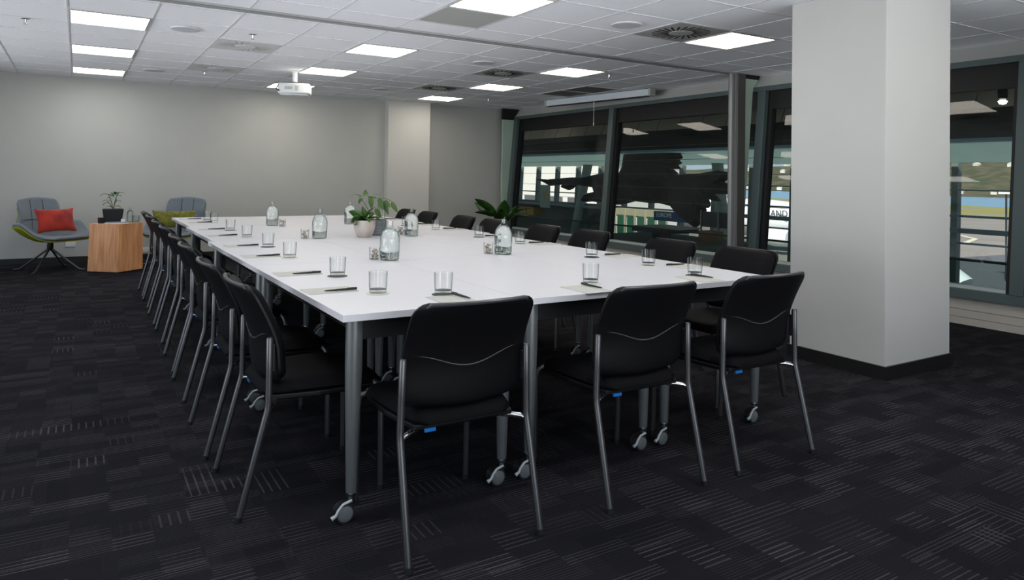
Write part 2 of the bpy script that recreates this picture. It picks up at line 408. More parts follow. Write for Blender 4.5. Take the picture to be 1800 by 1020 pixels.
for i, my in enumerate(MULL):
    m = MB(); slab(m, my-.11, my, .315, 2.335, -.012, .055); o = m.done('trim_4' if i == 0 else 'trim_%d' % (i+4), M_['wframe'], bevel=.004); struct(o)
    m = MB(); slab(m, my-.12, my+.01, .315, 2.335, .055, .16); struct(m.done('trim_%d' % (i+20), M_['wblack']))
    if i+1 < len(MULL):
        y0, y1 = my+.01, MULL[i+1]-.12; nw += 1
        wn = empty('window_%d' % nw, (0, 0, 0)); struct(wn)
        m = MB(); slab(m, y0, y1, 2.12, 2.335, .06, .17); m.done('blind_box', M_['wblack'], wn)
        m = MB(); slab(m, y0, y0+.045, .315, 2.12, .06, .14); slab(m, y1-.045, y1, .315, 2.12, .06, .14); m.done('casement', M_['wblack'], wn)
        m = MB(); slab(m, y0+.045, y1-.045, .315, .345, .06, .12); m.done('sill_bead', M_['alu'], wn)
        m = MB(); slab(m, y0+.045, y1-.045, .345, 2.12, .098, .102)
        # one single sheet is enough for the pane
        m2 = MB(); m2.quadgrid([[(wx(.345, .1), y0+.045, .345), (wx(.345, .1), y1-.045, .345)], [(wx(2.12, .1), y0+.045, 2.12), (wx(2.12, .1), y1-.045, 2.12)]])
        m.bm.free(); m2.done('pane', M_['gpanel'], wn)
for k, (y, xa) in enumerate(((5.83, 6.812), (11.40, 6.735))):
    p = empty('glass_end_panel', (0, y, 0))
    tag(p, ('green tinted glass panel between the metal partition post and the window' if k == 0 else 'green tinted glass strip between the back wall and the first window'), 'glass panel')
    z0 = .42 if k == 0 else .24
    e_ = .014 if k == 0 else -.05
    top_ = [(6.975, 2.385), (7.06, 2.488), (xa, 2.488)] if k == 0 else [(xa, 2.33)]
    m = MB().prism([(xa, z0), (wx(z0)-e_, z0), (wx(2.33)-e_, 2.33)]+top_, -.006 if k == 0 else -.038, .006, 'y')
    m.done('pane', M_['fin'], p)
    if k == 0: MB().prism([(xa, 2.49), (7.06, 2.49), (7.09, CZ-.002), (xa, CZ-.002)], -.012, .012, 'y').done('header', M_['frame'], p)
    else: MB().prism([(xa, 2.335), (wx(2.335)-.015, 2.335), (7.09, CZ-.002), (xa, CZ-.002)], -.03, .03, 'y').done('header', M_['wblack'], p)

# ------------------------------------------------------------------ ceiling fittings
cols = [('left', .203), ('middle', 2.630), ('right', 5.057)]
rows = [(10.565, 'nearest the back wall'), (8.745, 'second from the back wall'), (6.926, 'third from the back wall'), (4.499, 'fourth from the back wall'), (2.68, None), (.86, None), (-.96, None)]
def lamp(mm):
    t = empty('ceiling_light')
    h = TS/2-.008
    m = MB()
    for a in ((-h, h, -h, -h+.014), (-h, h, h-.014, h), (-h, -h+.014, -h+.014, h-.014), (h-.014, h, -h+.014, h-.014)): m.box(a[0], a[1], a[2], a[3], -.012, -.001)
    m.done('frame', M_['vent'], t)
    MB().box(-h+.014, h-.014, -h+.014, h-.014, -.007, -.002).done('diffuser', mm, t)
    return t
lp = {'c': lamp(M_['lamp_c']), 'w': lamp(M_['lamp_w'])}; used = {}
for cn, cx in cols:
    for ry, rn in rows:
        if cn == 'right' and ry == 2.68: continue
        if cn == 'left' and ry == 4.499: pass
        k = 'c' if (cn == 'left' or ry < 5 and cn != 'right') else 'w'
        o = lp[k] if k not in used else copy_tree(lp[k]); used[k] = 1
        place(o, (cx, ry, CZ-.001))
        lab = ('square ceiling light panel in the %s row, %s' % (cn, rn)) if rn else 'square ceiling light panel out of view behind the camera'
        tag(o, lab, 'ceiling light', 'square ceiling light panels')
def speaker():
    t = empty('ceiling_speaker')
    MB().lathe([(.125, -.002), (.125, -.010), (.118, -.012)], 40).done('rim', M_['grid'], t, smooth=True)
    MB().lathe([(.117, -.002), (.117, -.0135), (.06, -.015), (0.0001, -.0155)], 40).done('grille', M_['spk'], t, smooth=True)
    return t
sp = None
for x, y, lab in ((.795, 6.94, 'round ceiling speaker right of the left light row, nearer one'), (.795, 10.0, 'round ceiling speaker right of the left light row, near the back wall'),
                  (3.86, 6.96, 'round ceiling speaker between middle and right light rows, beyond the track'), (3.80, 10.0, 'round ceiling speaker between middle and right light rows, near the back wall'),
                  (3.86, 4.53, 'round ceiling speaker left of the swirl vent on the near side of the track')):
    sp_ = speaker() if sp is None else copy_tree(sp); sp = sp or sp_
    place(sp_, (x, y, CZ)); tag(sp_, lab, 'speaker', 'round ceiling speakers')
def swirl(mm, ms):
    t = empty('swirl_vent'); h = TS/2-.008
    MB().box(-h, h, -h, h, -.006, -.001).done('plate', mm, t)
    m = MB()
    for k in range(24):
        q = 2*PI*k/24; a0, a1 = .11, .25
        c0, s0 = math.cos(q), math.sin(q); c1, s1 = math.cos(q+.22), math.sin(q+.22); wv = .008
        p = [(a0*c0-wv*s0, a0*s0+wv*c0), (a0*c0+wv*s0, a0*s0-wv*c0), (a1*c1+wv*s1, a1*s1-wv*c1), (a1*c1-wv*s1, a1*s1+wv*c1)]
        m.prism(p, -.0085, -.0055)
    m.done('slots', ms, t)
    MB().lathe([(.10, -.006), (.10, -.011), (.0001, -.012)], 32).done('hub', mm, t, smooth=True)
    return t
sv = {}
for x, y, g_, lab in ((4.45, 4.5, 'g', 'grey swirl vent beside the large near light panel'), (4.45, 7.53, 'g', 'grey swirl vent between two right row light panels, beyond the track'),
                   (4.45, 9.35, 'g', 'grey swirl vent near the light panel by the back wall column'), (1.416, 7.53, 'w', 'white swirl vent in the left half of the ceiling, nearer one'),
                   (1.416, 9.35, 'w', 'white swirl vent in the left half of the ceiling, close to the back wall')):
    o = swirl(M_['vent'] if g_ == 'g' else M_['grid'], M_['dark'] if g_ == 'g' else M_['vent']) if g_ not in sv else copy_tree(sv[g_]); sv.setdefault(g_, o)
    place(o, (x, y, CZ)); tag(o, lab, 'vent', 'swirl ceiling vents')
def grille(mm):
    t = empty('ceiling_grille'); h = TS/2-.008
    m = MB()
    for a in ((-h, h, -h, -h+.02), (-h, h, h-.02, h), (-h, -h+.02, -h+.02, h-.02), (h-.02, h, -h+.02, h-.02)): m.box(*a, -.008, -.001)
    m.done('frame', M_['grid'], t)
    m = MB(); k = -h+.026
    while k < h-.024: m.box(-h+.02, h-.02, k-.003, k+.003, -.007, -.002); k += .0115
    m.done('slats', mm, t)
    MB().box(-h+.02, h-.02, -h+.02, h-.02, -.0025, -.001).done('backing', M_['ventd'], t)
    return t
gr = {}
for x, y, k, lab in ((2.63, 5.105, 'a', 'grey square return grille next to the large light panel at the top'), (6.27, 8.75, 'b', 'dark square grille above the projection screen, farther one'), (6.27, 8.14, 'b', 'dark square grille above the projection screen, nearer one')):
    o = grille(M_['vent'] if k == 'a' else M_['ventd']) if k not in gr else copy_tree(gr[k]); gr.setdefault(k, o)
    place(o, (x, y, CZ)); tag(o, lab, 'vent', 'square ceiling grilles')
def sprinkler():
    t = empty('sprinkler')
    MB().lathe([(.035, -.001), (.035, -.005), (.012, -.01), (.008, -.035), (.0001, -.036)], 16).done('body', M_['chrome'], t, smooth=True)
    MB().lathe([(.016, -.046), (.016, -.049), (.0001, -.049)], 12).tube([(-.01, 0, -.03), (-.008, 0, -.047)], .002, 6).tube([(.01, 0, -.03), (.008, 0, -.047)], .002, 6).done('deflector', M_['chrome'], t)
    return t
s0 = None
for x, y, lab in ((1.351, 6.85, 'above the white swirl vent on the left'), (1.35, 9.75, 'close to the back wall on the left'), (5.7, 10.1, 'in the far right corner by the wall column'), (5.53, 6.8, 'between the right light row and the windows'), (-.41, 7.3, 'at the far left beside the first light panel')):
    o = sprinkler() if s0 is None else copy_tree(s0); s0 = s0 or o
    place(o, (x, y, CZ)); tag(o, 'small ceiling sprinkler ' + lab, 'sprinkler', 'ceiling sprinklers')

# projector
t = empty('projector', (2.28, 8.95, CZ)); tag(t, 'white projector hanging from the ceiling on a short pole', 'projector')
MB().lathe([(.075, -.001), (.075, -.012), (.03, -.02), (.03, -.145), (.0001, -.146)], 24).done('mount_pole', M_['proj'], t, smooth=True)
t.rotation_euler = (0, 0, -.35)
pts = []
body = MB()
outl = [(-.19, -.12), (-.12, -.145), (0, -.155), (.12, -.145), (.19, -.12), (.195, .12), (-.195, .12)]
body.prism(outl, -.30, -.17); body.done('housing', M_['proj'], t, bevel=.018, smooth=True)
MB().prism([(-.165, -.09), (0, -.125), (.165, -.09), (.17, .1), (-.17, .1)], -.315, -.298).done('underside', M_['proj'], t, bevel=.006)
m = MB()
for k in range(12): m.box(.02+k*.011, .027+k*.011, -.157+.0022*k, -.12, -.265, -.205)
m.done('exhaust_grille', M_['vent'], t)
m = MB()
for k in range(5): m.box(-.10+k*.018, -.088+k*.018, -.155, -.12, -.25, -.215)
m.done('side_grille', M_['vent'], t)
MB().tube([(.02, 0, -.15), (-.05, -.03, -.155), (-.13, -.08, -.175), (-.18, -.12, -.2), (-.21, -.1, -.24), (-.17, -.14, -.27)], .008, 8).tube([(.04, .0, -.15), (.0, -.06, -.158), (-.09, -.1, -.17), (-.15, -.1, -.172)], .008, 8).done('cables', M_['rubber'], t, smooth=True)
MB().lathe([(.035, 0), (.04, .03), (.03, .035), (.0001, .036)], 20, (-.12, .12, -.235), 'y').done('lens', M_['dark'], t, smooth=True)

# projection screen housing
ang = math.atan2(.26, -2.2)
t = empty('projection_screen', (6.69, 8.55, 2.43)); tag(t, 'white pull-down projection screen case mounted above the windows', 'projection screen')
t.rotation_euler = (0, 0, math.atan2(-2.2, .26))
MB().box(-1.09, 1.09, -.05, .05, 0, .095).done('case', M_['hedge'], t, bevel=.008)
MB().box(-1.13, -1.09, -.055, .055, -.005, .1).box(1.09, 1.13, -.055, .055, -.005, .1).done('end_caps', M_['vent'], t)
MB().box(-1.05, -.98, .0, .04, .095, .109).box(.98, 1.05, .0, .04, .095, .109).done('brackets', M_['frame'], t)
MB().box(-1.05, 1.05, -.02, .02, -.012, 0).done('bottom_bar', M_['frame'], t)
MB().tube([(0, -.03, 0), (.0, -.03, -.33)], .004, 6).tube([(0, -.03, -.33), (0, -.03, -.37)], .008, 8).done('pull_cord', M_['outlet'], t)

for x, z, lab in ((-.06, .245, 'white wall socket low on the back wall right of the first armchair'), (.86, .13, 'white wall socket low on the back wall behind the left chair row')):
    t = empty('wall_socket', (x, 11.45, z)); tag(t, lab, 'wall socket')
    MB().box(-.058, .058, -.012, 0, -.036, .036).done('plate', M_['outlet'], t, bevel=.003)
    MB().box(-.04, -.015, -.018, -.012, -.01, .02).box(.015, .04, -.018, -.012, -.01, .02).done('switches', M_['outlet'], t)

# ------------------------------------------------------------------ tables
TT = .755; TW, TL = .765, 1.525
def make_table():
    t = empty('folding_table')
    MB().box(-TW/2+.001, TW/2-.001, -TL/2+.001, TL/2-.001, TT-.026, TT).done('tabletop', M_['table'], t, bevel=.0015)
    m = MB(); a, b = TW/2-.07, TL/2-.07
    m.box(-a, a, -b-.012, -b+.012, .65, TT-.027).box(-a, a, b-.012, b+.012, .65, TT-.027).box(-a-.012, -a+.012, -b, b, .68, TT-.027).box(a-.012, a+.012, -b, b, .68, TT-.027)
    m.done('frame', M_['frame'], t)
    for sx in (-1, 1):
        for sy in (-1, 1):
            x, y = sx*(TW/2-.065), sy*(TL/2-.065)
            lg = MB().lathe([(.0185, .10), (.0195, .11), (.031, .55), (.031, TT-.027)], 20, (x, y, 0)).done('leg', M_['steel'], t, smooth=True)
            MB().lathe([(.011, .072), (.011, .101)], 12, (x, y, 0)).lathe([(.019, .088), (.019, .096)], 16, (x, y, 0)).done('stem', M_['chrome'], lg, smooth=True)
            cx = x-.027
            m = MB(); hood = [(cx+.036*math.cos(q), .036+.038*math.sin(q)) for q in [math.radians(v) for v in range(-20, 201, 20)]]
            m.prism(hood+[(cx-.02, .03), (cx+.02, .03)], y-.012, y+.012, 'y').lathe([(.017, .06), (.017, .076)], 14, (x, y, 0)); m.done('castor_hood', M_['frame'], lg)
            m = MB(); m.lathe([(.01, -.0225), (.033, -.022), (.035, -.018), (.035, -.0135), (.012, -.0132), (.012, .0132), (.035, .0135), (.035, .018), (.033, .022), (.01, .0225)], 28, (cx, y, .035), 'y'); m.done('castor_tyre', M_['tyre'], lg, smooth=True)
            m = MB(); m.lathe([(.0001, -.0275), (.018, -.0265), (.0275, -.0235), (.0275, -.0226), (.008, -.022), (.008, .022), (.0275, .0226), (.0275, .0235), (.018, .0265), (.0001, .0275)], 28, (cx, y, .035), 'y'); m.done('castor_hub', M_['castor'], lg, smooth=True)
            m = MB(); m.tube([(x-.004, y-.02, .078), (cx-.010, y-.025, .072), (cx-.027, y-.026, .055), (cx-.036, y-.026, .038), (cx-.052, y-.026, .03)], [.005, .0052, .005, .0055, .008], 10); m.done('brake_lever', M_['lever'], lg, smooth=True)
    return t
T0 = make_table(); first = True
xoff = [.81, .81, .85, .888]; ys = [2.452, 3.98, 5.508, 7.036]
for r in range(4):
    for c_ in range(3):
        o = T0 if first else copy_tree(T0); first = False
        dx = xoff[r] + (0 if c_ == 0 else (.81-xoff[r])*(0 if c_ == 0 else 0))
        place(o, (xoff[r]+TW/2+c_*(TW+.001), ys[r]+TL/2, 0))
        tag(o, 'white table on castors, %s column of the block, %s' % (['left', 'middle', 'right'][c_], ['front row nearest the camera', 'second row from the front', 'third row from the front', 'last row by the back wall'][r]), 'table', 'white tables pushed together into one block')

# ------------------------------------------------------------------ chairs
def rr_width(v, z0, z1, w0, w1, rad):
    z = z0+(z1-z0)*v; wv = w0+(w1-w0)*v
    d = min(z-z0, z1-z)
    if d < rad: wv -= rad-math.sqrt(max(0, rad*rad-(rad-d)**2))
    return z, wv
VS = [0, .012, .035, .07, .11, .17, .25, .35, .45, .55, .65, .75, .83, .89, .93, .965, .988, 1]
US = [-1, -.97, -.9, -.78, -.62, -.42, -.2, 0, .2, .42, .62, .78, .9, .97, 1]
def spine(z):   # y of the backrest centre plane
    if z < .60: return .118-.02*(z-.47)/.13*.5
    q = (z-.60)/.235
    return .108-.105*q**1.35
def back_mesh(z0, z1, w0, w1, rad, off, th, curve, edge_th):
    F, B = [], []
    for v in VS:
        z, wv = rr_width(v, z0, z1, w0, w1, rad); fr, br = [], []
        for u in US:
            e = min(1, (1-abs(u))/.14)*min(1, min(v, 1-v)/.06); e = e**.5 if e > 0 else 0
            yc = spine(z) + curve*(abs(u)**2.2) + off
            T = edge_th+(th-edge_th)*e
            fr.append((u*wv, yc+T, z)); br.append((u*wv, yc-(edge_th*.2+.004*e), z))
        F.append(fr); B.append(br)
    m = MB(); f = m.quadgrid(F); b = m.quadgrid(B)
    nr, nc = len(F), len(US)
    for i in range(nr-1):
        for j in (0, nc-1): m.bm.faces.new((f[i][j], f[i+1][j], b[i+1][j], b[i][j]))
    for j in range(nc-1):
        for i in (0, nr-1): m.bm.faces.new((f[i][j], f[i][j+1], b[i][j+1], b[i][j]))
    return m
def make_chair():
    t = empty('conference_chair')
    back_mesh(.47, .838, .237, .234, .052, -.012, .010, .035, .008).done('backrest_shell', M_['shell'], t, smooth=True, auto=50)
    back_mesh(.475, .832, .227, .225, .05, .0, .034, .035, .006).done('backrest_cushion', M_['leather'], t, smooth=True, auto=60)
    # rim along the shell's top edge, painted lighter for its highlight
    pts = []
    for u in [.84*(k/14-1) for k in range(29)]:
        a = abs(u); z = .838-.0045 - (0 if a < .76 else .012*((a-.76)/.08)**2); pts.append((u*.232, spine(z)+.035*a**2.2-.011, z))
    MB().tube(pts, [.003]+[.0075]*27+[.003], 8).done('top_rim_highlight', M_['rim'], t, smooth=True)
    pts = []
    for k in range(25):
        u = -0.93+1.86*k/24; z = .652-.048*(0.5+0.5*math.cos(PI*u/.93)); pts.append((u*.226, spine(z)+.035*abs(u)**2.2-.0185, z))
    MB().tube(pts, [.0012+.0018*math.sin(PI*k/24) for k in range(25)], 6).done('seam_highlight', M_['seam'], t, smooth=True)  # strip on the curved seam that paints its groove highlight
    # seat
    rows = []; NV, NU = 18, 16
    top, bot = [], []
    for i in range(NV+1):
        v = i/NV; y = .095+.47*v; tr, br = [], []
        for j in range(NU+1):
            u = -1+2*j/NU; e = max(0, 1-abs(u)**6)*max(0, 1-abs(2*v-1)**7)
            wv = .196+.026*math.sin(PI*min(1, v*1.1)/2)
            wv -= .035*(abs(2*v-1)**8)
            z = .425+.042*e**.35 + .006*abs(u)**2 - .02*max(0, v-.6)**1.4/.4
            yy = y
            tr.append((u*wv, yy, z)); br.append((u*wv*.96, yy, .418-.015*max(0, v-.8)))
        top.append(tr); bot.append(br)
    m = MB(); f = m.quadgrid(top); b = m.quadgrid(bot)
    for i in range(NV):
        for j in (0, NU): m.bm.faces.new((f[i][j], f[i+1][j], b[i+1][j], b[i][j]))
    for j in range(NU):
        for i in (0, NV): m.bm.faces.new((f[i][j], f[i][j+1], b[i][j+1], b[i][j]))
    m.done('seat', M_['leather'], t, smooth=True, auto=70)
    m = MB(); m.prism([(-.19, .11), (.19, .11), (.22, .3), (.21, .52), (-.21, .52), (-.22, .3)], .398, .42); m.done('seat_pan', M_['shell'], t, bevel=.006)
    for s in (-1, 1):
        bend = [(s*.249, .004, .004), (s*.246, .091, .352), (s*.2455, .098, .378), (s*.245, .102, .405), (s*.2425, .102, .52), (s*.240, .102, .640), (s*.240, .102, .647)]
        lg = MB().tube(bend, [.0125]*6+[.010], 14).done('leg', M_['tube'], t, smooth=True)
        MB().tube([(s*.2492, .001, 0.0), (s*.2488, .004, .018)], .0142, 12).done('foot_cap', M_['rubber'], lg, smooth=True)
        fl = MB().tube([(s*.236, .545, .004), (s*.236, .54, .37), (s*.233, .535, .395), (s*.224, .53, .413), (s*.208, .522, .421), (s*.185, .51, .418)], .0118, 14).done('leg', M_['tube'], t, smooth=True)
        MB().tube([(s*.236, .545, 0.0), (s*.236, .545, .018)], .0135, 12).done('foot_cap', M_['rubber'], fl, smooth=True)
        MB().tube([(s*.244, .104, .378), (s*.228, .114, .386), (s*.20, .132, .390), (s*.168, .15, .392)], [.0085, .0105, .0105, .0105], 12).done('side_bracket', M_['chrome'], t, smooth=True)
        MB().box(s*.231-.004, s*.231+.004, .108, .122, .52, .62).done('back_bracket', M_['frame'], t)
    MB().box(-.155, -.115, .104, .112, .392, .404).done('blue_tag', M_['blue'], t)
    return t
C0 = make_chair(); first = True
def put_chair(loc, rz, lab, group):
    global first
    o = C0 if first else copy_tree(C0); first = False
    place(o, loc, rz); tag(o, lab, 'chair', group)
EX = [(1.168, 2.085, 0.0, 'leftmost'), (1.98, 2.085, .0, 'middle'), (2.68, 2.085, .0, 'rightmost')]
for x, y, a, s in EX: put_chair((x, y, 0), a, 'black conference chair at the near end of the table, %s of the three' % s, 'chairs at the near end of the table')
LY = [2.945, 3.60, 4.47, 5.12, 5.99, 6.71, 7.51, 8.20]; LX = [.517, .502, .517, .53, .55, .556, .57, .575]
for k in range(8):
    put_chair((LX[k], LY[k], 0), -PI/2, 'black conference chair on the left side of the table, %s from the near end' % ORD[k].replace('nearest', 'first'), 'chairs along the left side of the table')
RY = [2.96, 3.60, 4.49, 5.15, 6.04, 6.66, 7.56, 8.19]
for k in range(8):
    put_chair((3.54, RY[k], 0), PI/2, 'black conference chair on the window side of the table, %s from the near end' % ORD[k].replace('nearest', 'first'), 'chairs along the window side of the table')

# ------------------------------------------------------------------ table settings
def make_glass():
    t = empty('tumbler')
    MB().lathe([(.036, .0155), (.0375, .03), (.0395, .09), (.0385, .0905), (.0385, .088), (.0368, .032), (.0352, .0175)], 36).done('wall', M_['glass'], t, smooth=True)
    MB().lathe([(.0001, .001), (.034, .001), (.0358, .004), (.0362, .013), (.0345, .0158), (.02, .0145), (.0001, .0138)], 36).done('base', M_['gbase'], t, smooth=True)
    return t
G0 = make_glass(); gf = True
def put_glass(x, y, z, lab):
    global gf
    o = G0 if gf else copy_tree(G0); gf = False
    place(o, (x, y, z)); tag(o, lab, 'glass', 'clear tumblers')
def coaster(x, y, kind, lab):
    global CO
    if kind not in CO: CO[kind] = MB().lathe([(.0475, 0), (.0485, .001), (.0475, .0022)], 32).done('coaster', M_['coast_d' if kind == 'd' else 'coast_l']); o = CO[kind]
    else: o = CO[kind].copy(); COL.objects.link(o)
    o.location = (x, y, TT+.0003); tag(o, lab, 'coaster', 'round coasters under the tumblers')
CO = {}
def make_pad():
    o = MB().box(-.074, .074, -.105, .105, 0, .0022).done('notepad', M_['paper'])
    return o
def make_pen():
    t = empty('pen')
    MB().tube([(0, -.073, .006), (0, -.062, .0062), (0, -.02, .0066), (0, .02, .007), (0, .066, .0076), (0, .068, .0076)], [.0012, .0032, .0046, .0052, .0048, .003], 12).done('barrel', M_['pen'], t, smooth=True)
    MB().box(-.0015, .0015, .025, .068, .0118, .0138).done('clip', M_['pen'], t)
    return t
P0, N0 = make_pad(), make_pen(); pf = True
def setting(penx, peny, rz, gx, gy, ck, where, pj=0.0):
    """pad and pen in front of one seat; rz turns local +Y towards the table centre"""
    global pf
    pad = P0 if pf else P0.copy()
    pen = N0 if pf else copy_tree(N0)
    if not pf: COL.objects.link(pad)
    pf = False
    c, s = math.cos(rz), math.sin(rz)
    lx, ly = -.052, -.035     # pad centre relative to the pen
    pad.location = (penx+lx*c-ly*s, peny+lx*s+ly*c, TT+.0003); pad.rotation_euler = (0, 0, rz)
    pen.location = (penx, peny, TT+.0025); pen.rotation_euler = (0, 0, rz+pj)
    tag(pad, 'pale paper notepad at the %s' % where, 'notepad', 'notepads around the table')
    tag(pen, 'black pen lying on the notepad at the %s' % where, 'pen', 'pens on the notepads')
    z = TT+.0003
    if ck:
        coaster(gx, gy, ck, '%s round coaster under the tumbler at the %s' % ('dark' if ck == 'd' else 'pale', where)); z = TT+.003
    put_glass(gx, gy, z, 'clear water tumbler at the %s' % where)
K = .951
Lp = [(1.015, 3.103), (1.031, 3.712), (1.035, 4.608), (1.051, 5.317), (1.076, 6.25), (1.102, 6.98), (1.141, 7.979), (1.124, 8.599)]
Lg = [(1.143, 2.989), (1.151, 3.586), (1.137, 4.495), (1.168, 5.224), (1.192, 6.086), (1.201, 6.871), (1.226, 7.953), (1.233, 8.459)]
for k in range(8):
    setting(Lp[k][0]*K, Lp[k][1]*K, -PI/2, Lg[k][0]*K, Lg[k][1]*K, 'ldldldld'[k], 'left side seat, %s from the near end' % ORD[k].replace('nearest', 'first'), .03*((k*7) % 3-1))
Rp = [(3.114, 3.174), (3.129, 3.785), (3.128, 4.729), (3.121, 5.425), (3.162, 6.348), (3.194, 7.044), (3.197, 7.999)]
Rg = [(2.96, 3.243), (2.928, 3.759), (2.978, 4.736), (2.984, 5.414), (3.001, 6.323), (2.945, 6.938), (3.10, 8.027)]
for k in range(7):
    setting(Rp[k][0]*K, Rp[k][1]*K, PI/2, Rg[k][0]*K, Rg[k][1]*K, 'ldldldl'[k], 'window side seat, %s from the near end' % ORD[k].replace('nearest', 'first'), .03*((k*5) % 3-1))
for (px, py, gx, gy, ck, nm) in ((1.352, 2.600, 1.388*K, 2.836*K, 'd', 'left'), (2.010, 2.580, 2.199*K, 2.829*K, 'l', 'middle'), (2.735, 2.600, 2.904*K-.01, 2.80*K, 'd', 'right')):
    setting(px, py, 0.0, gx, gy, ck, 'near end, %s seat' % nm, .09 if nm != 'middle' else .07)

# bottles and mint glasses
def make_bottle():
    t = empty('water_bottle')
    H = .228
    prof = [(.050, .003), (.054, .008), (.056, .02), (.058, .09), (.058, .12), (.0555, .142), (.049, .161), (.038, .177), (.026, .188), (.018, .1935), (.0165, .197), (.0185, .1985), (.0185, .203), (.0165, .2035), (.0165, .221), (.0178, .2215), (.0178, H), (.0145, H), (.0145, .2)]
    MB().lathe(prof, 40).done('glass_body', M_['bottleg'], t, smooth=True)
    MB().lathe([(.0001, .001), (.050, .001), (.054, .004), (.0545, .011), (.05, .013), (.0001, .008)], 40).done('base', M_['gbase'], t, smooth=True)
    w_ = [(.0001, .0135), (.050, .0145), (.053, .02), (.0552, .06), (.0556, .12), (.0532, .142), (.0468, .160), (.036, .1755), (.0245, .186), (.0001, .186)]
    MB().lathe(w_, 40).done('water', M_['water'], t, smooth=True)
    return t
B0 = make_bottle(); bf = True
for x, y, lab, jx, jy in ((1.573, 3.935, 'left side, nearest the camera', -.065, .075), (2.35, 3.94, 'window side, nearest the camera', -.06, .085), (1.617, 5.50, 'left side, beside the planted pots', -.105, .03),
                          (2.363, 5.446, 'window side, just right of the planted pots', -.02, .16), (1.60, 7.00, 'left side, farthest from the camera', .06, -.14), (2.36, 6.99, 'far end, half hidden behind the plant', .09, .03)):
    o = B0 if bf else copy_tree(B0); bf = False
    place(o, (x, y, TT+.0003), rnd.random()*3); tag(o, 'clear glass water bottle on the table, ' + lab, 'bottle', 'glass water bottles')
    if 'half hidden' in lab: continue
    j = empty('mint_glass', (x+jx, y+jy, TT+.0003)); tag(j, 'glass of mints by the bottle, ' + lab, 'glass of mints', 'glasses of mints')
    MB().lathe([(.0001, .0), (.028, .0), (.030, .004), (.032, .072), (.031, .072), (.029, .006)], 24).done('glass_wall', M_['glass'], j, smooth=True)
    m = MB()
    r2 = random.Random(int(x*1000))
    for q in range(26):
        a, rr_, z = r2.random()*6.28, r2.random()**.5*.02, .008+.002*q
        m.lathe([(.0001, -.004), (.0065, -.003), (.0075, 0), (.0065, .003), (.0001, .004)], 8, (rr_*math.cos(a), rr_*math.sin(a), z), 'xyz'[q % 3])
    m.done('mints', M_['mint'], j, smooth=True)['kind'] = 'stuff'

# plants on the table
t = empty('potted_plant', (1.97, 5.475, TT)); tag(t, 'broad-leaved green plant in a pale stone-coloured round pot on the table', 'potted plant')
MB().lathe([(.0001, 0), (.05, 0), (.056, .004), (.075, .045), (.086, .09), (.0875, .115), (.084, .137), (.079, .137), (.080, .115), (.0001, .112)], 40).done('pot', M_['potw'], t, smooth=True)
MB().lathe([(.0001, .126), (.05, .124), (.079, .115)], 24).done('soil', M_['soil'], t, smooth=True)
m = MB()
def rel(t, p): return Vector(p)-t.location
for b, tp, wd, dr in (((1.95, 5.46, .90), (1.835, 5.47, .965), .055, .12), ((1.95, 5.46, .89), (1.835, 5.42, .875), .06, .22), ((1.95, 5.46, .885), (1.87, 5.38, .86), .06, .2), ((1.98, 5.47, .88), (2.05, 5.44, 1.0), .10, .12),
                      ((1.97, 5.49, .89), (1.965, 5.52, 1.0), .05, .05), ((1.98, 5.45, .89), (2.06, 5.36, .895), .07, .2), ((1.97, 5.44, .885), (1.96, 5.33, .88), .06, .25), ((1.99, 5.48, .885), (2.09, 5.44, .89), .05, .2),
                      ((1.95, 5.5, .89), (1.90, 5.60, .96), .07, .15), ((1.97, 5.49, .89), (1.99, 5.59, .97), .06, .15), ((1.97, 5.47, .9), (2.03, 5.43, .96), .07, .1), ((1.96, 5.45, .88), (1.90, 5.40, .93), .05, .15)):
    m.leaf(rel(t, b), rel(t, tp), wd*1.25, dr, n=8, side=(.2, -.45, .85) if tp[0] < 1.88 else None)
m.done('leaves', M_['leaf'], t, smooth=True, solid=.0012)
m = MB()
for b, tp, wd in (((1.99, 5.43, .89), (2.10, 5.40, .905), .04), ((1.99, 5.42, .885), (2.07, 5.35, .88), .04), ((2.0, 5.45, .89), (2.05, 5.42, .945), .05)): m.leaf(rel(t, b), rel(t, tp), wd, .15)
m.done('reddish_leaves', M_['leafr'], t, smooth=True, solid=.0012)
t = empty('potted_plant', (2.135, 5.63, TT)); tag(t, 'arching small-leaved plant in a grey ribbed pot behind the pale pot', 'potted plant')
pr = [(.0001, 0), (.066, 0), (.068, .012), (.0765, .016)]
for k in range(8): pr += [(.078, .02+k*.0135), (.0768, .0265+k*.0135)]
pr += [(.080, .13), (.075, .13), (.074, .112), (.0001, .11)]
MB().lathe(pr, 36).done('pot', M_['potg'], t, smooth=True)
MB().lathe([(.0001, .122), (.05, .12), (.074, .114)], 24).done('soil', M_['soil'], t, smooth=True)
m = MB()
def arc(p0, p1, p2, n=8): 
    p0, p1, p2 = Vector(p0), Vector(p1), Vector(p2)
    return [p0*(1-q)**2+p1*2*q*(1-q)+p2*q*q for q in [k/n for k in range(n+1)]]
stems = [((2.09, 5.60, .87), (2.0, 5.56, 1.05), (1.93, 5.53, 1.08)), ((2.10, 5.6, .87), (2.02, 5.57, 1.1), (2.02, 5.55, 1.11)), ((2.12, 5.6, .87), (2.10, 5.58, 1.16), (2.25, 5.52, 1.01)), ((2.12, 5.6, .87), (2.14, 5.6, 1.06), (2.2, 5.54, 1.03))]
for s_ in stems: m.tube([rel(t, p) for p in arc(*s_)], .0025, 6)
m.done('stems', M_['stem'], t, smooth=True)
m = MB()
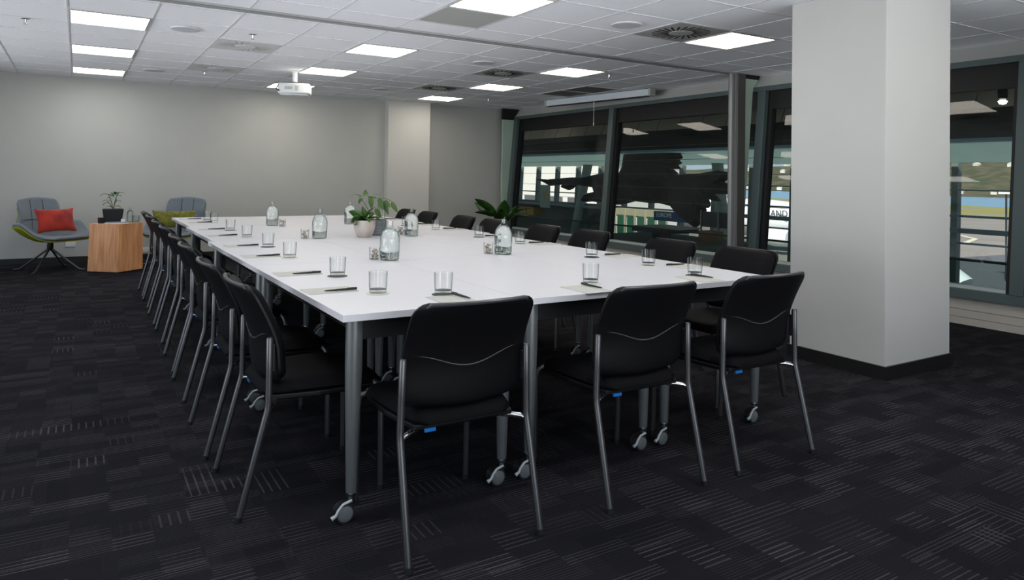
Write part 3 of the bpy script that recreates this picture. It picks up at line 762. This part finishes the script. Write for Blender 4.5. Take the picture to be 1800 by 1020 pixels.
for b, tp, wd, dr in (((1.965, 5.53, 1.075), (1.86, 5.5, 1.085), .04, .1), ((1.99, 5.54, 1.08), (1.99, 5.53, 1.135), .045, .1), ((1.985, 5.54, 1.07), (1.925, 5.5, 1.015), .05, .1), ((2.03, 5.55, 1.08), (2.085, 5.52, 1.06), .045, .15),
                      ((2.05, 5.56, 1.075), (2.06, 5.55, .985), .055, .1), ((2.12, 5.56, 1.07), (2.145, 5.52, .965), .05, .1), ((2.14, 5.55, 1.05), (2.19, 5.52, .925), .05, .1), ((2.17, 5.55, 1.05), (2.205, 5.52, .985), .045, .12),
                      ((2.22, 5.53, 1.035), (2.262, 5.5, .945), .05, .12), ((2.10, 5.58, .98), (2.14, 5.55, .90), .05, .1), ((2.08, 5.57, .95), (2.04, 5.55, .90), .05, .1), ((2.06, 5.56, 1.09), (2.12, 5.53, 1.085), .03, .1)):
    m.leaf(rel(t, b), rel(t, tp), wd*.82, dr, side=(.8, -.5, .3) if abs(b[0]-tp[0]) < .06 else None)
m.done('leaves', M_['leafl'], t, smooth=True, solid=.001)

# plant on the floor by the windows
t = empty('floor_plant', (6.15, 10.35, 0)); tag(t, 'dark broad-leaved plant standing on the floor in the far corner by the windows', 'potted plant')
MB().lathe([(.0001, 0), (.12, 0), (.16, .36), (.15, .36), (.145, .32), (.0001, .31)], 32).done('pot', M_['potb'], t, smooth=True)
MB().lathe([(.0001, .335), (.148, .325)], 24).done('soil', M_['soil'], t, smooth=True)
tips = [((5.98, 10.25, .66), (5.50, 10.15, .90), .12, .06), ((6.05, 10.3, .62), (5.48, 10.1, .68), .09, .05), ((5.98, 10.2, .52), (5.90, 10.0, .68), .17, .12), ((6.12, 10.3, .56), (6.10, 10.2, .88), .22, .05), ((6.2, 10.3, .6), (6.36, 10.2, .78), .16, .12),
        ((6.2, 10.3, .62), (6.62, 10.15, .74), .07, .14), ((6.2, 10.3, .6), (6.55, 10.1, .6), .09, .2), ((6.2, 10.4, .6), (6.35, 10.65, .85), .14, .12), ((6.05, 10.4, .6), (5.8, 10.7, .82), .14, .12), ((6.16, 10.25, .5), (6.2, 10.0, .62), .14, .1), ((6.1, 10.32, .5), (5.98, 10.1, .74), .12, .1)]
m = MB(); ms = MB()
for b, tp, wd, dr in tips:
    m.leaf(rel(t, b), rel(t, tp), wd, dr, side=(.86, -.45, .1) if abs(b[0]-tp[0]) < .25 else (.35, -.4, .85), n=10); ms.tube([Vector((0, 0, .33)), rel(t, b)*.5+Vector((0, 0, .18)), rel(t, b)], .006, 6)
m.done('leaves', M_['leafd'], t, smooth=True, solid=.002); ms.done('stems', M_['stem'], t, smooth=True)

# ------------------------------------------------------------------ lounge corner
def cushion(name, w_, h_, th, mm, loc, rx, rz, lab, wob=.0):
    m = MB(); F, B = [], []; N = 18
    for i in range(N+1):
        v = -1+2*i/N; fr, br = [], []
        for j in range(N+1):
            u = -1+2*j/N; e = (max(0, 1-abs(u)**2.6)*max(0, 1-abs(v)**2.6))**.55
            pin = 1-.09*(1-abs(v)**2)*abs(u)**3; piv = 1-.12*(1-abs(u)**2)*abs(v)**3
            wr = .004*math.sin(7*u+3*v)*e
            fr.append((u*w_/2*pin, -(th/2*e+wr), v*h_/2*piv)); br.append((u*w_/2*pin, th/2*e, v*h_/2*piv))
        F.append(fr); B.append(br)
    m.quadgrid(F); m.quadgrid(B)
    bmesh.ops.remove_doubles(m.bm, verts=m.bm.verts, dist=1e-4)
    o = m.done(name, mm, smooth=True, auto=80); o.location = loc; o.rotation_euler = (rx, 0, rz)
    tag(o, lab, 'cushion'); return o
def shell_pt(u, v, off=0.0):
    # v 0 front edge of the seat, 1 top of the back ; local front is -Y
    cl_ = [(0, -.33, .40), (.12, -.27, .415), (.3, -.10, .385), (.45, .06, .38), (.55, .15, .43), (.65, .205, .52), (.8, .255, .69), (1.0, .30, .90)]
    for k in range(len(cl_)-1):
        if v <= cl_[k+1][0]: break
    q = (v-cl_[k][0])/(cl_[k+1][0]-cl_[k][0]); y = cl_[k][1]+(cl_[k+1][1]-cl_[k][1])*q; z = cl_[k][2]+(cl_[k+1][2]-cl_[k][2])*q
    wv = .30+.12*math.sin(PI*min(1, v/.5)*.5) if v < .5 else .42-.15*min(1, (v-.5)/.3)**.8
    if v < .1: wv -= .10*(1-v/.1)**2
    if v > .93: wv -= .035*((v-.93)/.07)**2.5
    a = abs(u)
    arm = .22*math.exp(-((v-.42)/.20)**2)*a**2.3
    fw = (.13*max(0, (v-.45)/.55)*a**2.2)*(1-.55*max(0, (v-.8)/.2))
    x = u*wv
    # wrap: the sides turn up around the sitter
    return Vector((x, y-fw, z+arm - (.02*a**2 if v > .9 else 0)))
def armchair(loc, rz, lab):
    t = empty('swivel_armchair', loc, rz); tag(t, lab, 'armchair')
    U = [-1+2*k/26 for k in range(27)]; V = [k/34 for k in range(35)]
    def norm(u, v):
        e = .01; du = shell_pt(min(1, u+e), v)-shell_pt(max(-1, u-e), v); dv = shell_pt(u, min(1, v+e))-shell_pt(u, max(0, v-e))
        return du.cross(dv).normalized()
    F = [[shell_pt(u, v)+norm(u, v)*.012*(1-abs(u)**6) for u in U] for v in V]
    m = MB(); m.quadgrid(F); m.done('padded_shell', M_['fabric'], t, smooth=True, solid=.032, auto=80)
    G = [[shell_pt(u*(.965 if v < .62 else .93), v)-norm(u, v)*.026 for u in U] for v in V[1:-3]]
    m = MB(); m.quadgrid(G); m.done('outer_shell', M_['olive'], t, smooth=True, solid=.014, auto=80)
    m = MB()
    for uu in (-.33, .33): m.tube([shell_pt(uu, v)+norm(uu, v)*.031 for v in [.62+.36*k/8 for k in range(9)]], .0025, 6)
    m.tube([shell_pt(u, .74)+norm(u, .74)*.031 for u in [-.8+1.6*k/14 for k in range(15)]], .0025, 6)
    m.done('stitching', M_['frame'], t)
    MB().lathe([(.026, .245), (.034, .27), (.036, .31), (.03, .35), (.05, .365)], 20).done('swivel_column', M_['frame'], t, smooth=True)
    for k in range(4):
        q = PI/4+k*PI/2-.35
        c_, s_ = math.cos(q), math.sin(q)
        MB().tube([(c_*.012, s_*.012, .275), (c_*.06, s_*.06, .235), (c_*.34, s_*.34, .022), (c_*.37, s_*.37, .011), (c_*.42, s_*.42, .010)], [.013, .0125, .011, .0105, .0095], 10).done('leg', M_['tube'], t, smooth=True)
    return t
armchair((-.27, 10.62, 0), .72, 'blue-grey swivel armchair with olive outer shell, left of the wooden stool')
cushion('cushion', .48, .31, .12, M_['red'], (-.215, 10.505, .63), -.32, .55, 'red velvet cushion on the left armchair')
armchair((1.19, 10.68, 0), -.6, 'blue-grey swivel armchair behind the far left corner of the table')
cushion('cushion', .54, .25, .11, M_['green'], (1.11, 10.49, .62), -.3, -.25, 'long olive green velvet cushion on the armchair behind the table')

t = empty('wooden_stool', (.435, 10.23, 0)); tag(t, 'faceted solid pine block side table between the armchairs', 'side table')
base = [(.129-.435, 10.216-10.23), (.45-.435, 9.955-10.23), (.742-.435, 10.234-10.23), (.42-.435, 10.50-10.23)]
m = MB(); lo = [(x, y, .012) for x, y in base]; hi = [(x*.96+.0, y*.96, .603) for x, y in base]; m.hexa(lo+hi); m.done('block', M_['wood'], t, bevel=.004)
MB().prism([(x*.93, y*.93) for x, y in base], 0, .012).done('plinth', M_['frame'], t)
SZ = .603
t = empty('magazine', (.46, 10.135, SZ), -.1); tag(t, 'grey magazine lying on the pine side table', 'magazine')
MB().box(-.15, .11, -.105, .105, .001, .012).done('pages', M_['outlet'], t); MB().box(-.151, .112, -.107, .107, .012, .0145).done('cover', M_['fabric'], t)
t = empty('potted_plant', (.395, 10.335, SZ)); tag(t, 'small arching plant in a black pot on the pine side table', 'potted plant')
m = MB(); m.hexa([(-.095, -.07, .0), (.095, -.07, 0), (.095, .07, 0), (-.095, .07, 0), (-.118, -.09, .17), (.118, -.09, .17), (.118, .09, .17), (-.118, .09, .17)]); m.done('pot', M_['potb'], t, bevel=.008)
MB().box(-.108, .108, -.08, .08, .165, .172).done('soil', M_['soil'], t)
m = MB(); ml = MB()
for st in (((0, 0, .17), (-.02, 0, .28), (-.06, -.02, .36)), ((0.01, 0, .17), (.01, 0, .3), (.06, -.01, .38)), ((0, 0, .17), (.02, 0, .25), (.04, 0, .30)), ((0, 0, .17), (-.04, 0, .25), (-.07, 0, .27))): m.tube(arc(*st), .005, 6)
for b, tp, wd in (((-.05, -.01, .35), (-.155, -.04, .33), .04), ((-.02, 0, .33), (-.09, -.05, .35), .035), ((.05, -.01, .37), (.12, -.03, .365), .035), ((.02, 0, .35), (.0, -.06, .39), .035), ((.03, 0, .33), (.09, -.05, .33), .035), ((-.03, 0, .27), (-.13, -.02, .255), .035),
                  ((-.05, 0, .25), (-.12, -.02, .205), .035), ((.03, 0, .26), (.09, -.03, .26), .04), ((.02, 0, .2), (.09, -.02, .185), .05), ((0, 0, .32), (-.04, .04, .38), .035), ((.03, .01, .35), (.07, .06, .38), .035), ((-.01, 0, .30), (-.08, -.03, .30), .03), ((-.02, 0, .19), (-.07, -.03, .2), .03)):
    ml.leaf(b, tp, wd, .18)
m.done('stems', M_['stem'], t, smooth=True); ml.done('leaves', M_['leaf'], t, smooth=True, solid=.001)
o = copy_tree(B0); place(o, (.585, 10.32, SZ+.001)); o.scale = (.62, .62, .82); tag(o, 'small clear bottle on the pine side table beside the black pot', 'bottle', 'glass water bottles')
for x, y, lab in ((.66, 10.27, 'in front of the right corner'), (.64, 10.20, 'nearest the right edge')):
    put_glass(x, y, SZ+.001, 'clear tumbler on the pine side table, ' + lab)
t = empty('cup', (.262, 10.20, SZ)); tag(t, 'small dark cup on the left edge of the pine side table', 'cup')
MB().lathe([(.0001, 0), (.03, 0), (.034, .006), (.037, .07), (.035, .07), (.032, .008)], 20).done('body', M_['potb'], t, smooth=True)
o = MB().box(-.022, .022, -.015, .015, 0, .035).done('small_box', M_['outlet'], bevel=.002); o.location = (.50, 10.17, SZ+.0152); tag(o, 'tiny white box on the grey magazine', 'box')

# ------------------------------------------------------------------ the terminal hall outside the windows
def trans(name, rgb):
    m = mat(name, rgb, .8); n = m.node_tree.nodes; l = m.node_tree.links; b = n['Principled BSDF']
    o = n['Material Output']; tr = n.new('ShaderNodeBsdfTranslucent'); tr.inputs['Color'].default_value = (*[min(1, v*1.3) for v in lin(rgb)], 1)
    mx = n.new('ShaderNodeMixShader'); mx.inputs[0].default_value = .55; l.new(b.outputs[0], mx.inputs[1]); l.new(tr.outputs[0], mx.inputs[2]); l.new(mx.outputs[0], o.inputs[0]); return m
def lit(name, rgb, e):  # surface material with emission added to brighten it
    m = mat(name, rgb, .5); b = m.node_tree.nodes['Principled BSDF']; b.inputs['Emission Color'].default_value = (*lin(rgb), 1); b.inputs['Emission Strength'].default_value = e; return m
X_ = dict(
 conc=mat('hall_concrete', (150, 156, 152), .8, noise=.1, scale=2), darkw=mat('hall_dark_wall', (112, 112, 112), .7, noise=.1, scale=3),
 green=trans('hall_canopy', (176, 190, 186)), soff=mat('hall_raking_panels', (176, 168, 156), .7), under=mat('hall_dark_beam', (30, 31, 34), .7),
 mull=mat('hall_mullion', (110, 118, 110), .6), rail=mat('hall_rail', (120, 126, 124), .4, metal=.5), bird=mat('bird_dark_resin', (50, 52, 50), .75, rgb2=(34, 36, 35), scale=3, bump=.6),
 cream=lit('shop_cream_glow', (220, 206, 170), .45), sgreen=lit('shop_green_glass_glow', (70, 132, 100), .3), sign=mat('blue_sign', (30, 74, 128), .5), white=mat('white_paint', (232, 232, 230), .5),  # cream and green glass glow to brighten the shop front
 card=mat('cardboard', (164, 120, 86), .8), yel=mat('timber_cabinet', (206, 156, 84), .6), metald=mat('dark_panel', (34, 38, 40), .5), poster=mat('poster_pale', (150, 156, 146), .6), pick=mat('poster_gold', (170, 140, 80), .6),
 asph=mat('apron_asphalt', (150, 140, 132), .9, noise=.12, scale=.15), asphd=mat('dark_asphalt', (96, 96, 100), .9, noise=.1, scale=.2), grass=mat('airfield_grass', (150, 144, 70), .95, noise=.15, scale=.05), sea=mat('harbour_water', (136, 170, 196), .3, noise=.08, scale=.05),
 hill=mat('hillside_bush', (58, 68, 42), .95, rgb2=(96, 86, 66), scale=.12), roof=mat('house_walls', (214, 208, 200), .7), orange=mat('cone_orange', (232, 74, 40), .5), plane=mat('aircraft_white', (232, 233, 236), .35), planed=mat('aircraft_grey', (120, 124, 130), .4), letter=mat('dark_lettering', (50, 52, 60), .5),
 facade=mat('pier_building_white', (226, 222, 216), .7), yline=mat('apron_line', (226, 214, 190), .8), tree=mat('roadside_tree', (60, 86, 50), .9),
)
S = lambda o: struct(o)
S(box('terminal_floor', X_['conc'], 7.3, 20.5, -14, 44, -4.2, -4.0))
S(box('terminal_roof', X_['under'], 7.0, 11.6, -14, 44, 4.2, 4.4))
S(box('terminal_wall_below', X_['darkw'], 7.0, 7.12, -14, 44, -4.0, .2))
S(box('terminal_wall_above', X_['darkw'], 7.3, 7.4, -14, 44, 2.5, 4.2))
S(box('terminal_end_wall', X_['conc'], 7.3, 20.5, 40, 40.4, -4, 4.2))
S(box('terminal_near_end_wall', X_['conc'], 7.3, 20.5, -10.4, -10, -4, 4.2))
# raking panels, dark beam and canopy
m = MB(); y = -9.0
while y < 39.5:
    m.hexa([(10.0, y, 2.22), (10.06, y, 2.20), (10.06, y+.58, 2.20), (10.0, y+.58, 2.22), (10.9, y, 4.2), (10.96, y, 4.2), (10.96, y+.58, 4.2), (10.9, y+.58, 4.2)]); y += .6
S(m.done('terminal_raking_panels', X_['soff']))
S(MB().hexa([(10.0, -10, 2.12), (12.04, -10, 1.99), (12.04, 40, 1.99), (10.0, 40, 2.12), (10.0, -10, 2.25), (12.04, -10, 2.2), (12.04, 40, 2.2), (10.0, 40, 2.25)]).done('terminal_beam', X_['under']))
S(MB().hexa([(12.02, -10, 2.05), (20.0, -10, 1.84), (20.0, 40, 1.84), (12.02, 40, 2.05), (12.02, -10, 2.15), (20.0, -10, 1.96), (20.0, 40, 1.96), (12.02, 40, 2.15)]).done('terminal_canopy', X_['green']))
# far glazed wall: mullions, transoms, lower wall
m = MB(); y = 10.0-1.7*11
while y < 39.5:
    m.hexa([(19.9, y, -4), (20.1, y, -4), (20.1, y+.17, -4), (19.9, y+.17, -4), (20.2, y+.05, 1.84), (20.4, y+.05, 1.84), (20.4, y+.22, 1.84), (20.2, y+.22, 1.84)]); y += 1.7
S(m.done('terminal_mullions', X_['mull']))
m = MB()
for z0, z1 in ((1.09, 1.13), (.39, .45), (-.03, .10), (-.32, -.27)): m.box(19.95, 20.05, -10, 24.0, z0, z1)
for z0, z1 in ((.55, .6),): m.box(19.95, 20.05, 24, 40, z0, z1)
S(m.done('terminal_transoms', X_['rail']))
S(box('terminal_far_wall', X_['darkw'], 19.8, 20.0, 24.6, 40, -4, .13))
S(box('terminal_far_base', X_['darkw'], 19.8, 20.0, -10, 24.6, -4, -1.6))
S(box('terminal_mezzanine', X_['darkw'], 18.9, 19.8, 24.6, 40, -.05, .02))
# raking round columns
for k, (y, dy) in enumerate(((25.6, -.9), (17.0, .4))):
    t = empty('raking_column', (19.0, y, -4)); tag(t, 'pale slanted round column in the hall outside, %s' % ('seen through the far window' if k == 0 else 'behind the bird sculpture'), 'column')
    MB().tube([(0, -dy, 0), (0, dy, 6.0)], .2, 20).done('shaft', X_['conc'], t, smooth=True)
for k, (a, b) in enumerate((((19.3, 14.4, 1.5), (19.3, 12.9, -.6)), ((19.3, 12.6, -1.6), (19.3, 14.5, -.2)))):
    o = MB().tube([a, b], .1, 4).done('brace', X_['mull']); tag(o, 'slanted steel brace beside the aircraft, %s' % ('upper one' if k == 0 else 'lower one'), 'brace')
# parapet in front
t = empty('hall_parapet', (9, 14, 0)); tag(t, 'dark parapet wall running along the hall just outside the windows', 'parapet')
MB().box(-.1, .1, -23.5, 25.5, -3.99, -.3).done('base', X_['darkw'], t); MB().quadgrid([[(0, -23.5, -.3), (0, 25.5, -.3)], [(0, -23.5, .35), (0, 25.5, .35)]]) if False else None
pm = MB(); pm.quadgrid([[(0, -23.5, -.3), (0, 25.5, -.3)], [(0, -23.5, .35), (0, 25.5, .35)]]); pm.done('glass_panel', M_['balus'], t)
MB().box(-.04, .04, -23.5, 25.5, .35, .375).done('handrail', X_['metald'], t)
# cables
t = empty('cable_rail', (8.0, 11.2, -4.0)); tag(t, 'five thin steel cables strung between posts just outside the windows', 'cable rail')
for z in (.90, 1.13, 1.35, 1.575, 1.80): MB().tube([(0, -5.3, z+4), (0, 5.3, z+4)], .0035, 6).done('cable', X_['rail'], t)
for yy in (-5.3, 5.3): MB().box(-.02, .02, yy-.02, yy+.02, 0, 8.2).done('post', X_['rail'], t)
# bird sculpture
t = empty('bird_sculpture', (14, 16, 0)); tag(t, 'huge dark bird sculpture hanging in the hall outside the windows', 'sculpture')
O_ = {'raised_wing': ([(16.45,2.54),(14.13,2.42),(14.06,2.10),(14.23,2.03),(14.10,1.90),(14.25,1.84),(14.12,1.73),(14.29,1.67),(14.18,1.56),(14.55,1.56),(14.31,1.42),(14.13,1.13),(15.13,0.79),(16.57,0.83),(16.74,1.31),(16.51,1.60),(16.41,2.03)], .25),
 'tail_feathers': ([(15.38,1.32),(14.31,1.39),(13.37,1.44),(12.79,1.52),(12.43,1.47),(12.47,1.36),(12.79,1.27),(12.39,1.16),(12.35,0.92),(12.78,1.06),(13.13,1.07),(12.74,0.73),(13.28,0.86),(13.14,0.54),(13.71,0.65),(13.33,0.14),(13.55,0.01),(14.12,0.28),(14.45,0.54),(15.37,0.67)], .22),
 'body': ([(17.45,1.29),(17.04,1.38),(16.37,1.31),(15.14,1.32),(14.24,1.05),(14.34,0.70),(15.13,0.59),(16.11,0.64),(16.75,0.48),(17.38,0.60),(17.59,0.98)], .6),
 'leg': ([(21.22,1.23),(20.71,1.16),(20.33,1.22),(19.10,1.29),(18.03,1.30),(17.45,1.43),(17.12,1.38),(17.03,0.99),(17.39,0.95),(18.32,1.02),(18.93,1.05),(19.25,0.87),(19.58,0.94),(19.45,1.08),(19.98,1.09),(20.32,0.99),(20.68,1.10)], .2),
 'head': ([(18.40,0.54),(18.22,0.73),(17.79,0.85),(17.22,0.94),(16.89,0.73),(16.94,0.51),(17.58,0.52),(18.01,0.57),(18.25,0.51)], .3)}
for nm, (ol, D) in O_.items():
    cy = sum(p[0] for p in ol)/len(ol); cz = sum(p[1] for p in ol)/len(ol); m = MB()
    rings = []
    for sc_, d in ((.55, -1), (.85, -.8), (1, -.25), (1, .25), (.85, .8), (.55, 1)):
        rings.append([(d*D, cy+(a-cy)*sc_-16, cz+(b-cz)*sc_) for a, b in ol])
    g_ = m.quadgrid(rings, True); m.bm.faces.new(g_[0][::-1]); m.bm.faces.new(g_[-1]); m.done(nm, X_['bird'], t, smooth=False)
MB().tube([(0, -1, 1.3), (0, -1, 4.2)], .01, 6).tube([(0, 1, 1.3), (0, 1, 4.2)], .01, 6).done('hanging_wire', X_['rail'], t)
# hall spotlights
sl = None
for x, y, z, lab in ((9.5, 14.43, 2.512, 'left one of the pair seen through the far window'), (9.5, 13.99, 2.505, 'right one of the pair seen through the far window'), (9.5, 4.22, 2.30, 'seen through the window right of the pillar')):
    if sl is None:
        sl = empty('spotlight'); MB().lathe([(.02, -.03), (.05, 0), (.055, .1), (.03, .14)], 18, (0, 0, 0)).done('can', X_['metald'], sl, smooth=True)
        MB().lathe([(.0001, -.075), (.035, -.065), (.05, -.035), (.03, -.02), (.0001, -.02)], 18).done('lens', M_['spot'], sl, smooth=True); MB().tube([(0, 0, .12), (.1, 0, .35), (.1, 0, 1.7)], .008, 6).done('arm', X_['metald'], sl); o = sl
    else: o = copy_tree(sl)
    o.location = (x, y, z); tag(o, 'small lit hall spotlight, ' + lab, 'spotlight', 'hall spotlights')
# shop front, sign, furniture on the lower level
t = empty('shop_front', (18.9, 21.0, -3.9)); tag(t, 'shop front with cream fascia and green glass, glow added, across the hall', 'shop')
MB().box(0, .3, -1.3, 1.7, 3.72, 3.98).done('fascia', X_['cream'], t)
for k in range(5): MB().box(.02, .08, -1.25+k*.6, -.78+k*.6, 2.2, 3.7).done('glass_door', X_['sgreen'], t)
m = MB()
for k in range(6): m.box(-.04, .02, -1.31+k*.6, -1.25+k*.6, 2.2, 3.98)
m.done('door_posts', X_['cream'], t)
t = empty('blue_sign', (18.3, 18.7, -.07)); tag(t, 'blue hanging sign with white lettering across the hall', 'sign')
MB().box(0, .1, -1.5, 1.1, -.17, .17).done('board', X_['sign'], t)
def text(s, size, mm, parent, loc, rot, ext=.01, name='lettering'):
    cu = bpy.data.curves.new(name, 'FONT'); cu.body = s; cu.size = size; cu.extrude = ext; cu.align_x = 'CENTER'; cu.align_y = 'CENTER'
    o = bpy.data.objects.new('tmp', cu); COL.objects.link(o); bpy.context.view_layer.update()
    me = bpy.data.meshes.new_from_object(o.evaluated_get(bpy.context.evaluated_depsgraph_get())); me.name = name
    bpy.data.objects.remove(o); me.materials.clear(); me.materials.append(mm)
    q = bpy.data.objects.new(name, me); COL.objects.link(q); q.location = loc; q.rotation_euler = rot
    if parent: q.parent = parent
    return q
text('EUROPE', .22, X_['white'], t, (-.012, .55, .03), (PI/2, 0, -PI/2))
t = empty('display_stand', (18.4, 18.95, -4)); tag(t, 'pale display stand under the blue sign', 'display')
MB().box(0, .4, -.45, .55, 2.9, 3.55).done('cabinet', X_['white'], t); MB().box(-.05, 0, -.3, .4, 2.95, 3.3).done('goods', X_['card'], t)
o = MB().box(9.3, 11.6, 9.5, 12.6, -4.0, .03).done('hall_counter', X_['conc'], bevel=.02); tag(o, 'dark service counter in the hall behind the glass balustrade', 'counter')
t = empty('white_table', (10.6, 11.35, -.4)); tag(t, 'white topped dark pedestal table in the hall below the bird', 'table')
MB().box(-.5, .5, -.8, .35, .64, .67).done('tabletop', X_['white'], t); MB().box(-.45, .45, -.75, .3, .56, .635).box(-.15, .15, -.25, 0, .432, .56).done('pedestal', X_['metald'], t)
o = MB().box(10.8, 11.1, 9.98, 10.36, .032, .235).done('cardboard_box', X_['card']); tag(o, 'brown cardboard box just outside the window behind the metal post', 'box')
t = empty('equipment_rack', (11.3, 10.3, -.4)); tag(t, 'dark two-bay equipment rack above the cardboard box outside', 'rack')
MB().box(0, .1, -.5, .45, .68, 1.0).done('panels', X_['metald'], t); MB().box(-.03, .0, -.52, -.49, .432, 1.02).box(-.03, 0, -.04, 0, .432, 1.02).box(-.03, 0, .44, .47, .432, 1.02).done('posts', X_['rail'], t)
for k, y in enumerate((30.5, 29.8)):
    o = MB().box(19.3, 19.75, y-.32, y+.3, -.04+.001-.55, -.2).done('timber_cabinet', X_['yel']); tag(o, 'small timber cabinet low on the far dark wall, %s of two' % ('left' if k == 0 else 'right'), 'cabinet')
t = empty('hanging_poster', (18.4, 27.2, .44)); tag(t, 'pale hanging banner with a golden figure seen through the far window', 'banner')
MB().box(-.01, .01, -.45, .35, -.55, .5).done('sheet', X_['poster'], t); MB().prism([(-.2, .2), (.15, .2), (-.02, -.25)], -.014, -.011, 'x').done('figure', X_['pick'], t)

# ------------------------------------------------------------------ airfield, harbour and hillside
GZ = -6.0
S(box('apron', X_['asph'], 21, 175, -60, 260, GZ-.3, GZ))
S(box('airfield_grass', X_['grass'], 175, 262, -120, 420, GZ-.3, GZ+.02))
for k, (a, b) in enumerate(((186, 196), (226, 238))): S(box('runway' if k else 'taxiway', X_['asph'], a, b, -120, 420, GZ, GZ+.06))
S(box('harbour', X_['sea'], 262, 900, -300, 900, GZ-.6, GZ-.02))
S(box('apron_far_grass', X_['grass'], 60, 175, 260, 420, GZ-.3, GZ))
o = MB().prism([(66, 38), (90, 36), (90, 34), (62, 18), (40, 14), (30, 14), (30, 34)], GZ, GZ+.02).done('apron_dark_patch', X_['asphd']); S(o)
m = MB(); pts = [(118, 62), (112, 57), (103, 49), (94, 46), (88, 48), (84, 46)]
for (x0, y0), (x1, y1) in zip(pts, pts[1:]):
    d = Vector((x1-x0, y1-y0)).normalized(); n_ = Vector((-d.y, d.x))*.35
    m.hexa([(x0-n_.x, y0-n_.y, GZ+.02), (x1-n_.x, y1-n_.y, GZ+.02), (x1+n_.x, y1+n_.y, GZ+.02), (x0+n_.x, y0+n_.y, GZ+.02), (x0-n_.x, y0-n_.y, GZ+.04), (x1-n_.x, y1-n_.y, GZ+.04), (x1+n_.x, y1+n_.y, GZ+.04), (x0+n_.x, y0+n_.y, GZ+.04)])
S(m.done('apron_marking', X_['yline']))
# hillside across the water
m = MB(); rows_ = []
r3 = random.Random(3)
for i in range(22):
    X0 = 470+i*16; row = []
    for j in range(60):
        Y0 = -60+j*16; top = 70-.085*max(0, Y0-250); top = max(top, 22)
        h = top*(1-math.exp(-(i/7.0)**1.6)) + 5*math.sin(X0*.05+Y0*.03)*min(1, i/6)*(.5+.5*math.sin(Y0*.021)) + r3.random()*2.2*min(1, i/2)
        row.append((X0+6*math.sin(Y0*.02), Y0, GZ+h*.55-.1))
    rows_.append(row)
m.quadgrid(rows_); S(m.done('hillside', X_['hill'], smooth=True))
def hill_h(X0, Y0):
    i = (X0-470)/16; top = max(22, 70-.085*max(0, Y0-250)); return GZ+(top*(1-math.exp(-(max(i, 0)/7.0)**1.6)) + 5*math.sin(X0*.05+Y0*.03)*min(1, i/6)*(.5+.5*math.sin(Y0*.021)))*.55
hp = MB().box(-3, 3, -4, 4, -2, 2.4).prism([(-4.4, 2.4), (4.4, 2.4), (0, 4.4)], -3.3, 3.3, 'x').done('house', X_['roof'])
for k in range(46):
    o = hp if k == 0 else hp.copy()
    if k: COL.objects.link(o)
    if k < 20: X0, Y0 = 474+r3.random()*8, 180+k*17+r3.random()*8
    else: X0, Y0 = 560+((k*7) % 13)*7, 165+(k-20)*13
    o.location = (X0, Y0, hill_h(X0, Y0)+1.6); o.rotation_euler = (0, 0, r3.random()*1.2-.6); sc_ = .35+r3.random()*.35; o.scale = (sc_, sc_, sc_)
    tag(o, 'small pale house on the hillside across the harbour' if k >= 20 else 'small pale house on the shore of the harbour', 'house', 'houses on the hillside' if k >= 20 else 'houses along the shore')
# white pier building seen through the far window
t = empty('pier_building', (46, 60, GZ)); tag(t, 'white airport pier building beyond the far glazed wall', 'building')
MB().box(0, 12, -2, 45, 0, 9.6).done('walls', X_['facade'], t); MB().box(-.6, 12, -2.5, 45.5, 9.6, 10.2).done('roof', X_['conc'], t)
m = MB()
for k in range(10): m.box(-.06, -.01, 0+k*4.4, 3.4+k*4.4, 2.0, 5.2)
m.done('window_band', X_['asphd'], t)
# aircraft
t = empty('airliner', (63, 58, GZ)); tag(t, 'white airliner parked on the apron behind the metal post', 'aircraft')
MB().lathe([(.3, -13.5), (1.2, -12.2), (1.85, -10.2), (2.0, -8), (2.0, 12), (1.7, 16), (.6, 20)], 36, (0, 0, 3.35), 'y').done('fuselage', X_['plane'], t, smooth=True)
MB().lathe([(.65, -1.6), (.9, -1.3), (.95, 0), (.8, 1.2), (.5, 1.8)], 28, (-3.2, -11.0, 1.75), 'y').done('engine', X_['plane'], t, smooth=True)
MB().hexa([(-1, -9.5, 2.2), (-9, -4.5, 2.9), (-9, -3.2, 2.9), (-1, -5.0, 2.2), (-1, -9.5, 2.5), (-9, -4.5, 3.0), (-9, -3.2, 3.0), (-1, -5.0, 2.5)]).done('wing', X_['planed'], t)
MB().lathe([(.35, -.2), (.55, -.18), (.55, .18), (.35, .2)], 18, (-1.5, -6.5, .55), 'x').tube([(-1.5, -6.5, .5), (-1.5, -6.5, 2.2)], .12, 8).done('landing_gear', X_['planed'], t)
text('ALAND', .95, X_['letter'], t, (-2.03, -9.9, 4.0), (PI/2, 0, -PI/2), .02)
t = empty('floodlight_pole', (60, 26.4, GZ)); tag(t, 'thin dark floodlight pole seen through the right window', 'pole')
MB().tube([(0, 0, 0), (0, 0, 6.6)], .07, 8).done('shaft', X_['metald'], t); MB().box(-.2, .2, -.45, .45, 6.6, 6.85).done('lamp_head', X_['white'], t)
t = empty('nose_cone', (52, 26.9, GZ)); tag(t, 'white and grey tail cone of a parked aircraft beside the pillar edge', 'aircraft')
MB().tube([(0, 1.7, 2.9), (0, .6, 1.7)], [.35, .75], 20).done('grey_tip', X_['planed'], t, smooth=True)
MB().tube([(0, .6, 1.7), (0, -.9, .0)], [.75, 1.3], 20).done('white_cone', X_['plane'], t, smooth=True)
MB().box(-1.2, -.9, .3, .8, .5, 1.0).done('orange_mark', X_['orange'], t)
o = MB().lathe([(.45, 0), (.45, .08), (.25, .1), (.05, 1.1), (.0001, 1.12)], 14, (80.2, 61.86, GZ)).done('traffic_cone', X_['orange']); tag(o, 'orange traffic cone standing near the airliner', 'traffic cone')
